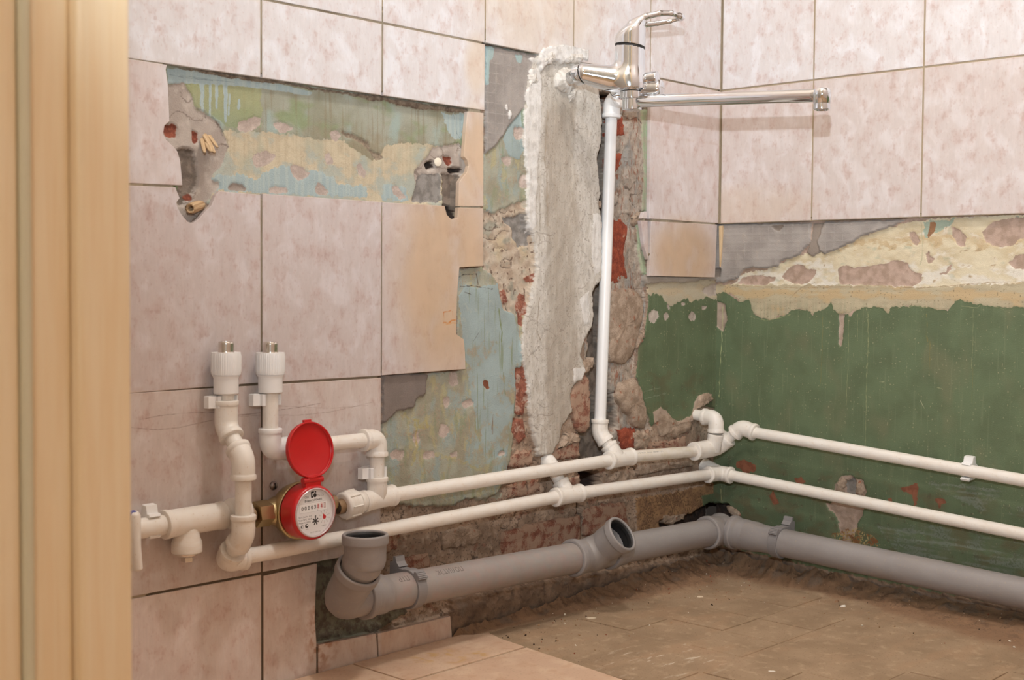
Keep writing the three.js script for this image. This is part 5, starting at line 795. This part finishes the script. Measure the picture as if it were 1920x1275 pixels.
  part('glass', (() => { const q = new THREE.CircleGeometry(0.0306, 48); q.translate(cx, cy + 0.001, 0.0728); return q; })(), phys({ color: 0xffffff, transmission: 1, thickness: 0, roughness: 0.02, ior: 1.45 }), o, 'clear cover pane');
  const lid = part('lid', [lath([[0, 0], [34, 0], [36.4, 1], [37.2, 3], [37.2, 8], [36.6, 8.6], [35.4, 8.6], [34.8, 8], [34.6, 3.4], [0, 3]], V(0, 0.0385, -0.004), Z, 64), (() => { const q = bar(0.018, 0.008, 0.006, 0.0015); q.translate(0, 0.002, 0.001); return q; })()], RED, o, 'open red lid seen from its inside');
  lid.position.set(cx, cy + 0.0445, 0.0665); lid.rotation.x = -0.16;
  part('lid_tab', (() => { const q = bar(0.012, 0.004, 0.005, 0.001); q.translate(0, 0.0765, 0.0005); return q; })(), RED, lid);
  rebase(o);
}
// ---------------------------------------------------------------- bath mixer tap
{
  const o = thing('mixer_tap', 'chrome single-lever bath mixer with a long straight spout', 'tap');
  const L = vec([-0.4634,0.8863,0.0500]), C = vec([-0.4073,0.8758,0.1000]), T = vec([-0.4068,0.9291,0.1000]), B0 = vec([-0.4014,0.8593,0.1000]), RI = vec([-0.3748,0.8705,0.0520]);
  const ax = T.clone().sub(C).normalize(), low = C.clone().addScaledVector(ax, -0.012), axT = ax.clone().add(V(0.09, 0, 0.09)).normalize();
  const dirL = vec([-0.4679,0.8810,0.0220]).sub(L).normalize();
  const f = (p) => {
    const t = p.clone().sub(low).dot(ax), rad = p.clone().sub(low).addScaledVector(ax, -t).length(), H = T.clone().sub(low).length();
    let col = Math.max(rad - (0.0254 - 0.0008 * ss(0, H, t)), Math.max(-t, p.clone().sub(T).dot(axT)));
    let d = smin(col, capsule(p, L, C.clone().addScaledVector(ax, -0.002), 0.0158, 0.0252), 0.012);
    d = smin(d, capsule(p, C, RI, 0.02, 0.0145), 0.01);
    d = smax(d, p.clone().sub(L).dot(dirL) - 0.001, 0.002);
    const tb = p.clone().sub(B0).dot(ax); return smax(d, -tb, 0.003);
  };
  part('body', solid(f, V(-0.5, 0.84, 0.01), V(-0.35, 0.955, 0.14), 88), CHROME, o);
  part('inlet_nut', [lath([[0, 1.6], [15.4, 1.6], [16.6, 2.4], [16.8, 13], [15.6, 15], [0, 15]], L, dirL), lath([[10, 12], [10, 28], [0, 28]], L, dirL)], CHROME, o);
  part('gasket', lath([[0, 0.6], [15.6, 0.6], [15.8, 1.8], [0, 1.8]], L, dirL), BLACK, o);
  const dR = vec([-0.3314,0.8664,0.0150]).sub(RI).normalize(); part('inlet_nut', lath([[0, -2], [13.4, -2], [14.2, 0], [14.2, 12], [13, 14], [0, 14]], RI, dR), CHROME, o);
  // lever: domed cap running out into a loop handle
  const tip = V(-0.3412, 0.9821, 0.1533), base = T.clone().addScaledVector(ax, 0.003), dir = tip.clone().sub(base); dir.y = 0; dir.normalize(); const side = dir.clone().cross(V(0, 1, 0));
  const ax2 = ax.clone().addScaledVector(dir, 0.13).normalize(); part('ring', lath([[0, -1], [24.2, -1], [24.8, 0], [24.4, 2.4], [0, 2.4]], T, ax2), BLACK, o, 'black gap ring');
  const hd = (s, w, y) => base.clone().addScaledVector(dir, s).addScaledVector(side, w).add(V(0, y, 0));
  const fl = (p) => {
    const q = p.clone().sub(base), y = q.y, r = Math.hypot(q.x, q.z), s = q.dot(dir), w = q.dot(side);
    const topY = 0.046 - 0.030 * Math.pow(clamp((0.026 - s) / 0.052, 0, 1.1), 2.2) - 14 * w * w;
    let d = smax(r - 0.0252, (y - topY) * 0.8, 0.007);
    d = smax(d, -(y + 0.13 * s), 0.0012);
    const line = (k, list) => { for (let i = 0; i < list.length - 1; i++) d = smin(d, capsule(p, hd(list[i][0], list[i][1], list[i][2]), hd(list[i + 1][0], list[i + 1][1], list[i + 1][2]), list[i][3], list[i + 1][3]), i ? 0.0025 : 0.006); };
    line(1, [[0.002, 0.010, 0.034, 0.0075], [0.022, 0.0125, 0.0455, 0.0056], [0.045, 0.0125, 0.0515, 0.0046], [0.066, 0.0105, 0.0528, 0.0042], [0.082, 0.004, 0.050, 0.0042]]);
    line(2, [[0.010, -0.010, 0.032, 0.007], [0.026, -0.0125, 0.0375, 0.0052], [0.048, -0.0125, 0.0405, 0.0042], [0.068, -0.0095, 0.0445, 0.004], [0.083, -0.002, 0.0485, 0.0042]]);
    line(3, [[0.082, 0.004, 0.050, 0.0042], [0.086, 0.0, 0.0492, 0.0045], [0.083, -0.002, 0.0485, 0.0042]]);
    return d;
  };
  const lev = part('lever', solid(fl, base.clone().add(V(-0.04, -0.006, -0.045)), base.clone().add(V(0.085, 0.068, 0.085)), 104), CHROME, o, 'chrome loop lever');
  const red = new THREE.SphereGeometry(0.0034, 16, 10); red.scale(1, 1.25, 0.4); const n = dir.clone().multiplyScalar(0.93).addScaledVector(side, -0.38).normalize(); red.applyQuaternion(new THREE.Quaternion().setFromUnitVectors(V(0, 0, 1), n)); red.translate(base.x + n.x * 0.0243, base.y + 0.014, base.z + n.z * 0.0243); part('red_dot', red, std({ color: rgb(214, 48, 36), roughness: 0.4 }), lev, 'red hot-water dot');
  // outlets at the front
  const q1 = vec([-0.3954,0.8783,0.1060]), q2 = vec([-0.3884,0.8647,0.1040]);
  part('diverter_knob', lath([[0, 0], [8, 0], [8, 6], [7.2, 8], [7.6, 12], [10.4, 14], [11, 16], [11, 34], [10, 36], [0, 36.4]], q1, V(0.3, 0.04, 1)), CHROME, o);
  part('hose_outlet', lath([[0, 0], [13, 0], [15.5, 3], [16.4, 12], [16.4, 34], [14.5, 39], [11, 41], [0, 41]], q2, V(0.35, -0.06, 1)), CHROME, o);
  // spout
  const P = vec([-0.3998,0.8440,0.1000]), E = V(-0.3698, 0.8255, 0.4301), dn = ax.clone().negate();
  const sp = part('spout', (() => { const rt = route([P.clone().addScaledVector(E.clone().sub(P).normalize(), -0.008), E.clone().addScaledVector(E.clone().sub(P).normalize(), 0.004)]); return [sweep(rt, [[0, 0.004], [0.002, 0.009], [0.01, 0.0105], [0.03, 0.0098], [rt.L - 0.02, 0.0092], [rt.L, 0.0095]], 32, true, () => [0.92, 1.05]), lath([[0, -15], [14.8, -15], [16, -13.5], [16, 2], [15, 11], [13, 12], [0, 12]], P, ax), lath([[0, -10.5], [8, -10.5], [11.6, -8.6], [12.8, -4], [12.9, 12], [0, 12]], E, dn)]; })(), CHROME, o);
  part('aerator', lath([[0, 12], [11.9, 12], [12.2, 13], [12.2, 20.5], [11.4, 21.6], [9.4, 21.6], [9, 20], [0, 20]], E, dn), CHROME, sp);
  part('collar', [lath([[0, 0], [18.4, 0], [18.8, 1], [18.8, 11], [18, 12], [0, 12]], B0.clone().addScaledVector(dn, 0.0), dn), lath([[0, -0.8], [17.6, -0.8], [17.6, 0.4], [0, 0.4]], B0, dn)], CHROME, o);
  rebase(o);
}
// ---------------------------------------------------------------- grey drain
{
  const o = thing('drain_pipe', 'grey plastic drain pipe along both walls above the floor, with two open upturned sockets', 'drain pipe');
  const greyMap = texture(256, 512, (i, j) => { const x = i / 6, y = j / 6; let c = mix([152, 147, 146], [147, 141, 139], ss(-0.3, 0.4, fbm(x / 10, y / 20, 3))); c = mix(c, [160, 146, 132], ss(0.05, 0.55, fbm(x / 14 + 7, y / 30, 3)) * 0.35); return mix(c, [180, 160, 138], ss(0.4, 0.7, noise(x, y)) * 0.3); }); greyMap.repeat.set(1, 3);
  const GREY = phys({ map: greyMap, roughness: 0.46, bumpMap: rep(grain, 1, 4), bumpScale: 0.0002 });
  const yA = (x) => 0.088 + 0.0253 * (-0.1 - x), pA = (x) => V(x, yA(x), 0.045), yB = (z) => 0.0865 - (z - 0.07) * 0.0445, pB = (z) => V(-0.045, yB(z), z), r = 0.0252;
  const ringAt = (at, dir, r0 = 31, inner = 25.6) => lath([[inner, -1], [r0 - 1.6, -1], [r0, 1], [r0, 9], [r0 - 1, 10.5], [r0 - 3, 11.5], [r0 - 3, 34], [25.4, 42], [25, 42]], at, dir, 48);
  const mouth = (at, dir) => lath([[25, -46], [28, -36], [28.4, -15], [30.8, -13], [31.4, -11], [31.4, -2], [30.4, 0], [28.2, 0.3], [26.6, -0.6], [26.2, -3], [29, -4.5], [29, -9], [26.2, -10.5], [26, -34], [23, -36], [22.6, -48]], at, dir, 56);
  const sealAndShade = (at, dir) => { return lath([[26.5, -2.4], [24.6, -3.6], [23.8, -5.4], [24.2, -7.6], [23.6, -9.6], [24.4, -11.6], [25.6, -12.6], [25.4, -24], [25.9, -26]], at, dir, 48); };  // rubber seal, lengthened into a black sleeve standing in for shade inside the socket
  // left end: elbow turned up and out, with a short bent riser in it
  const kx = -0.958, K = pA(kx), n = V(-0.02, 0.80, 0.60).normalize(), M = K.clone().addScaledVector(n, 0.064);
  const axA = pA(-0.5).sub(pA(-0.6)).normalize();
  const eb = part('elbow', [(() => { const rt = route([K.clone().addScaledVector(axA, 0.05), K, K.clone().addScaledVector(n, 0.03)], 0.038); return sweep(rt, [[0, 0.025], ...Array.from({ length: 16 }, (_, i) => [0.002 + ((rt.L - 0.004) * i) / 15, 0.0256 + 0.0022 * ss(5, 14, i)])], 40, false); })(), mouth(M, n), ringAt(pA(kx + 0.036), axA)], GREY, o);
  part('rubber_seal', sealAndShade(M, n), BLACK, eb);
  const top = vec([-0.9578,0.2092,0.0940]), up = V(0, 1, 0);
  const rs = part('riser_bend', [(() => { const rt = route([M.clone().addScaledVector(n, -0.02), M.clone().addScaledVector(n, 0.014), V(top.x, top.y - 0.03, top.z)], 0.02); return sweep(rt, [[0, r], [rt.L * 0.3, r], [rt.L * 0.62, r + 0.0004], [rt.L * 0.64, r + 0.0026], [rt.L, r + 0.0028]], 44, false); })(), mouth(top, up)], GREY, o);
  part('rubber_seal', sealAndShade(top, up), BLACK, rs);
  // straight runs with print turned upside down on the first
  const text = document.createElement('canvas'); text.width = 1024; text.height = 2048; { const g = text.getContext('2d'); const q = rng(5); g.fillStyle = '#989391'; g.fillRect(0, 0, 1024, 2048); for (let k = 0; k < 2600; k++) { const a = q(); g.fillStyle = `rgba(${Math.round(140 + a * 46)},${Math.round(128 + a * 30)},${Math.round(116 + a * 22)},0.07)`; g.fillRect(q() * 1100 - 60, q() * 2100 - 60, 40 + q() * 60, 20 + q() * 60); } g.fillStyle = 'rgba(84,76,74,0.8)'; g.font = '84px sans-serif'; g.textAlign = 'left'; g.save(); g.translate(330, 1310); g.rotate(Math.PI / 2); g.scale(0.66, 1); g.fillText('ПОЛИТЭК', 0, 0); g.fillText('ПТР', 760, 0); g.restore(); }
  const printMap = new THREE.CanvasTexture(text); printMap.colorSpace = THREE.SRGBColorSpace; printMap.wrapS = printMap.wrapT = THREE.RepeatWrapping;
  const run0 = route([pA(kx + 0.06), pA(-0.462)]); printMap.repeat.set(1, 1 / run0.L);
  part('pipe', sweep(run0, [[0, r], [run0.L, r]], 48, false), phys({ map: printMap, roughness: 0.46 }), o, 'straight grey pipe with upside-down print');
  const td = V(0.13, 0.58, 0.80).normalize(), tc = pA(-0.425), tm = tc.clone().addScaledVector(td, 0.072);
  const bf = part('branch_fitting', [ringAt(pA(-0.476), axA), (() => { const rt = route([pA(-0.445), pA(-0.37)]); return sweep(rt, [[0, 0.0262], [rt.L, 0.0256]], 40, false); })(), solid((p) => { const a = capsule(p, pA(-0.458), pA(-0.39), 0.0262, 0.0262), b = capsule(p, tc, tm.clone().addScaledVector(td, -0.034), 0.026, 0.0265); return smax(smin(a, b, 0.012), -Math.min(capsule(p, tc, tm, 0.0215, 0.0225), capsule(p, pA(-0.47), pA(-0.38), 0.0215, 0.0215)), 0.001); }, V(-0.5, 0.05, 0.0), V(-0.35, 0.19, 0.14), 96), mouth(tm, td)], GREY, o);
  part('rubber_seal', sealAndShade(tm, td), BLACK, bf);
  const run1 = route([pA(-0.385), pA(-0.09)]); part('pipe', [sweep(run1, [[0, r], [run1.L, r]], 48, false), ringAt(pA(-0.384), axA)], GREY, o);
  const axB = pB(0.3).sub(pB(0.2)).normalize(), cc = V(-0.046, 0.0866, 0.046);
  part('corner_elbow', [ringAt(pA(-0.094), axA), (() => { const rt = route([pA(-0.08), cc, pB(0.08)], 0.022); return sweep(rt, Array.from({ length: 24 }, (_, i) => [(rt.L * i) / 23, 0.0272]), 44, false); })(), (() => { const rt = route([pA(-0.06), V(-0.02, 0.0895, 0.028)]); return sweep(rt, [[0, 0.026], [rt.L * 0.8, 0.0268], [rt.L, 0.018]], 40, true); })()], GREY, o);
  const run2 = route([pB(0.07), pB(0.95)]);
  part('pipe', [ringAt(pB(0.068), axB, 31.4), sweep(run2, [[0, r + 0.0026], [0.05, r + 0.0026], [0.066, r], [run2.L, r]], 48, true)], GREY, o);
  rebase(o);
  // clamps
  const CL = phys({ color: rgb(138, 134, 134), roughness: 0.45 });
  const clampAt = (at, along, out, label) => {
    const t = thing('pipe_clamp', label, 'pipe clamp', 'grey drain clamps'), z = along.clone().normalize(), y = out.clone().addScaledVector(z, -out.dot(z)).normalize(), x = y.clone().cross(z), m = new THREE.Matrix4().makeBasis(x, y, z).setPosition(at);
    const S = (pts) => { const s = new THREE.Shape(); pts.forEach((p, i) => (i ? s.lineTo(p[0] / 1000, p[1] / 1000) : s.moveTo(p[0] / 1000, p[1] / 1000))); const g = new THREE.ExtrudeGeometry(s, { depth: 0.016, bevelEnabled: true, bevelThickness: 0.0006, bevelSize: 0.0005, bevelSegments: 1 }); g.translate(0, 0, -0.008); return g.applyMatrix4(m); };
    const arc = (r0, a0, a1, k = 30) => Array.from({ length: k + 1 }, (_, i) => { const a = a0 + ((a1 - a0) * i) / k; return [Math.cos(a) * r0, Math.sin(a) * r0]; });
part('strap', S([...arc(28.4, 0.78, 4.4), ...arc(25.5, 4.4, 0.78)]), CL, t);
    part('cradle', S([...arc(25.5, 0.6, -1.95), [-14, -30], [-16, -35.5], [14, -35.5], [20, -28], [27.5, -17], ...arc(28.4, -0.3, 0.6, 8)]), CL, t);
    part('latch', [S([...arc(33, 0.56, 0.98, 8), ...arc(25.8, 0.98, 0.56, 8)]), ...[0, 1, 2, 3].map((k) => S([...arc(34, 0.62 + k * 0.09, 0.66 + k * 0.09, 2), ...arc(32.6, 0.66 + k * 0.09, 0.62 + k * 0.09, 2)]))], CL, t);
    part('ear', S([[20, -28], [30, -16], [36, -22], [43, -23.5], [43, -28.5], [36, -29], [34, -35.5], [14, -35.5]]), CL, t); rebase(t);
  };
  clampAt(pA(-0.832), axA, V(0, 0, 1), 'grey drain clamp on the left wall, near the upturned riser');
  clampAt(pB(0.171), axB, V(-1, 0, 0), 'grey drain clamp on the green wall, right of the corner');
}
// ---------------------------------------------------------------- bits in the wall and on the floor
{
  const wmap = texture(128, 128, (i, j) => mix([214, 186, 148], [170, 134, 96], ss(-0.3, 0.4, fbm(i / 7, j / 40, 3)))), WOOD = std({ map: wmap, roughness: 0.85 });
  const splint = (o, a, b, w, h) => { const rt = route([a, b]); part('splinter', sweep(rt, [[0, 0.001], [0.001, 1], [rt.L * 0.7, 0.9], [rt.L, 0.55]].map(([s, q], i) => [s, i ? q * w : 0.001]), 7, true, () => [1, h]), WOOD, o); };
  const o = thing('wooden_dowel', 'split wooden dowel sticking out of the upper left hole beside a red brick spot', 'wall plug');
  splint(o, vec([-1.1348,0.7335,-0.0160]), vec([-1.1371,0.7085,0.0100]), 0.0042, 0.6); splint(o, vec([-1.1388,0.7291,-0.0160]), vec([-1.1486,0.7078,0.0060]), 0.0032, 0.55); splint(o, vec([-1.1290,0.7325,-0.0140]), vec([-1.1296,0.7161,0.0060]), 0.003, 0.6); splint(o, vec([-1.1325,0.7269,-0.0160]), vec([-1.1445,0.7090,0.0140]), 0.0046, 0.55); rebase(o);
  const d = thing('wooden_dowel', 'round wooden dowel with a screw hole in the bottom of the left cavity', 'wall plug');
  { const a = vec([-1.1352,0.6438,-0.0220]), b = vec([-1.1686,0.6365,0.0040]), dir = b.clone().sub(a); part('shaft', lath([[0, 0], [7, 0], [7.2, 4], [6.8, dir.length() * 1000], [3.6, dir.length() * 1000], [3.4, dir.length() * 1000 - 14], [0, dir.length() * 1000 - 14]], a, dir, 14), WOOD, d); } rebase(d);
  const p = thing('wall_plug', 'small white round plug in the dark hole near the right end of the opened strip', 'wall plug');
  part('head', lath([[0, -16], [3.4, -16], [3.6, 0], [6.4, 1], [6.6, 2], [5.6, 3.2], [0, 3.6]], vec([-0.7285,0.7279,-0.0120]), V(-0.3, 0, 1), 20), std({ color: rgb(232, 220, 200), roughness: 0.5 }), p); rebase(p);
  const s = thing('screw', 'domed grey screw head in the tile left of the water meter', 'screw');
  const sp = vec([-1.0395,0.2729,0.0000]); part('head', lath([[0, -12], [2.2, -12], [2.2, 0.4], [6, 0.4], [6.2, 1], [5.4, 3], [3, 4.6], [0, 5.2]], sp, V(0, 0, 1), 24), phys({ color: rgb(150, 140, 136), metalness: 0.85, roughness: 0.38 }), s);
  { const g = bar(0.0012, 0.008, 0.0012, 0.0004); g.translate(sp.x, sp.y, sp.z + 0.005); part('slot', g, BLACK, s); } rebase(s);
  const CH = std({ color: rgb(222, 206, 182), roughness: 0.9 }), CW = std({ color: rgb(236, 230, 220), roughness: 0.8 });
  const chip = (at, a, b, h, turn, label, mat, seed) => { const t = thing('plaster_chip', label, 'chip', 'chips lying on the floor'), poly = []; for (let k = 0; k < 9; k++) { const q = (k / 9) * Math.PI * 2, w = 0.75 + 0.35 * noise(k * 1.7 + seed, seed); const u = Math.cos(q) * a * w, v = Math.sin(q) * b * w; poly.push([at[0] * 1000 + u * Math.cos(turn) - v * Math.sin(turn), at[2] * 1000 + u * Math.sin(turn) + v * Math.cos(turn)]); } part('flake', lump(poly, Math.max(depthF(at[0] * 1000, at[2] * 1000), 0) + 0.6, h, seed, onFloor, { back: 1.6, rough: 0.4, ragged: 0.8, n: 24 }), mat, t); rebase(t); };
  chip([-0.4608,0.0000,0.0744], 13, 6, 1.6, 0.75, 'largest cream chip of plaster lying on the dusty floor in front of the drain branch', CH, 1.3);
  chip([-0.0935,0.0000,0.3274], 6, 3, 2, 0.4, 'small white chip on the floor in front of the right wall', CW, 2.3);
  chip([-0.5066,0.0000,0.4457], 8, 3, 1.4, 0.9, 'white flake on the floor at the lower edge of the picture', CW, 3.3);
  chip([-0.2098,0.0000,0.1141], 8, 2.4, 1.2, 0.6, 'thin pale flake on the floor below the corner', CH, 4.3);
  chip([-0.0708,0.0000,0.3025], 6, 3.5, 2.2, 0.2, 'brown chip on the floor just behind the small white one', std({ color: rgb(150, 116, 88), roughness: 0.9 }), 5.3);
  chip([-0.4754,0.0000,-0.1351], 4, 4, 3, 0, 'white crumb on the dirt right of the upright tile strip', CW, 6.3);
  // crumbs nobody could count
  const r = rng(99), geo = new THREE.IcosahedronGeometry(1, 0), n = 420, im = new THREE.InstancedMesh(geo, std({ color: 0xffffff, roughness: 0.95 }), n), M4 = new THREE.Matrix4(), Q = new THREE.Quaternion(), col = new THREE.Color();
  for (let i = 0; i < n; i++) { const wallA = r() < 0.5; const x = wallA ? -20 - r() * 660 : -12 - r() * r() * 300, z = wallA ? 14 + r() * r() * 260 : 20 + r() * 700, q = (0.5 + r() * r() * 1.9) / 1000; Q.setFromEuler(new THREE.Euler(r() * 6, r() * 6, r() * 6)); M4.compose(V(x / 1000, (Math.max(depthF(x, z), -0.3)) / 1000 + q * 0.4, z / 1000), Q, V(q * (0.7 + r()), q * 0.7, q)); im.setMatrixAt(i, M4); const k = r(); im.setColorAt(i, k < 0.12 ? rgb(226, 216, 200) : k < 0.3 ? rgb(70, 52, 40) : k < 0.45 ? rgb(150, 84, 58) : rgb(168, 136, 104)); }
  im.name = 'rubble_crumbs'; im.castShadow = im.receiveShadow = true; im.userData = { label: 'fine crumbs of mortar and brick scattered along the foot of the walls', category: 'debris', kind: 'stuff' }; void col; scene.add(im);
}
renderer.render(scene, camera);
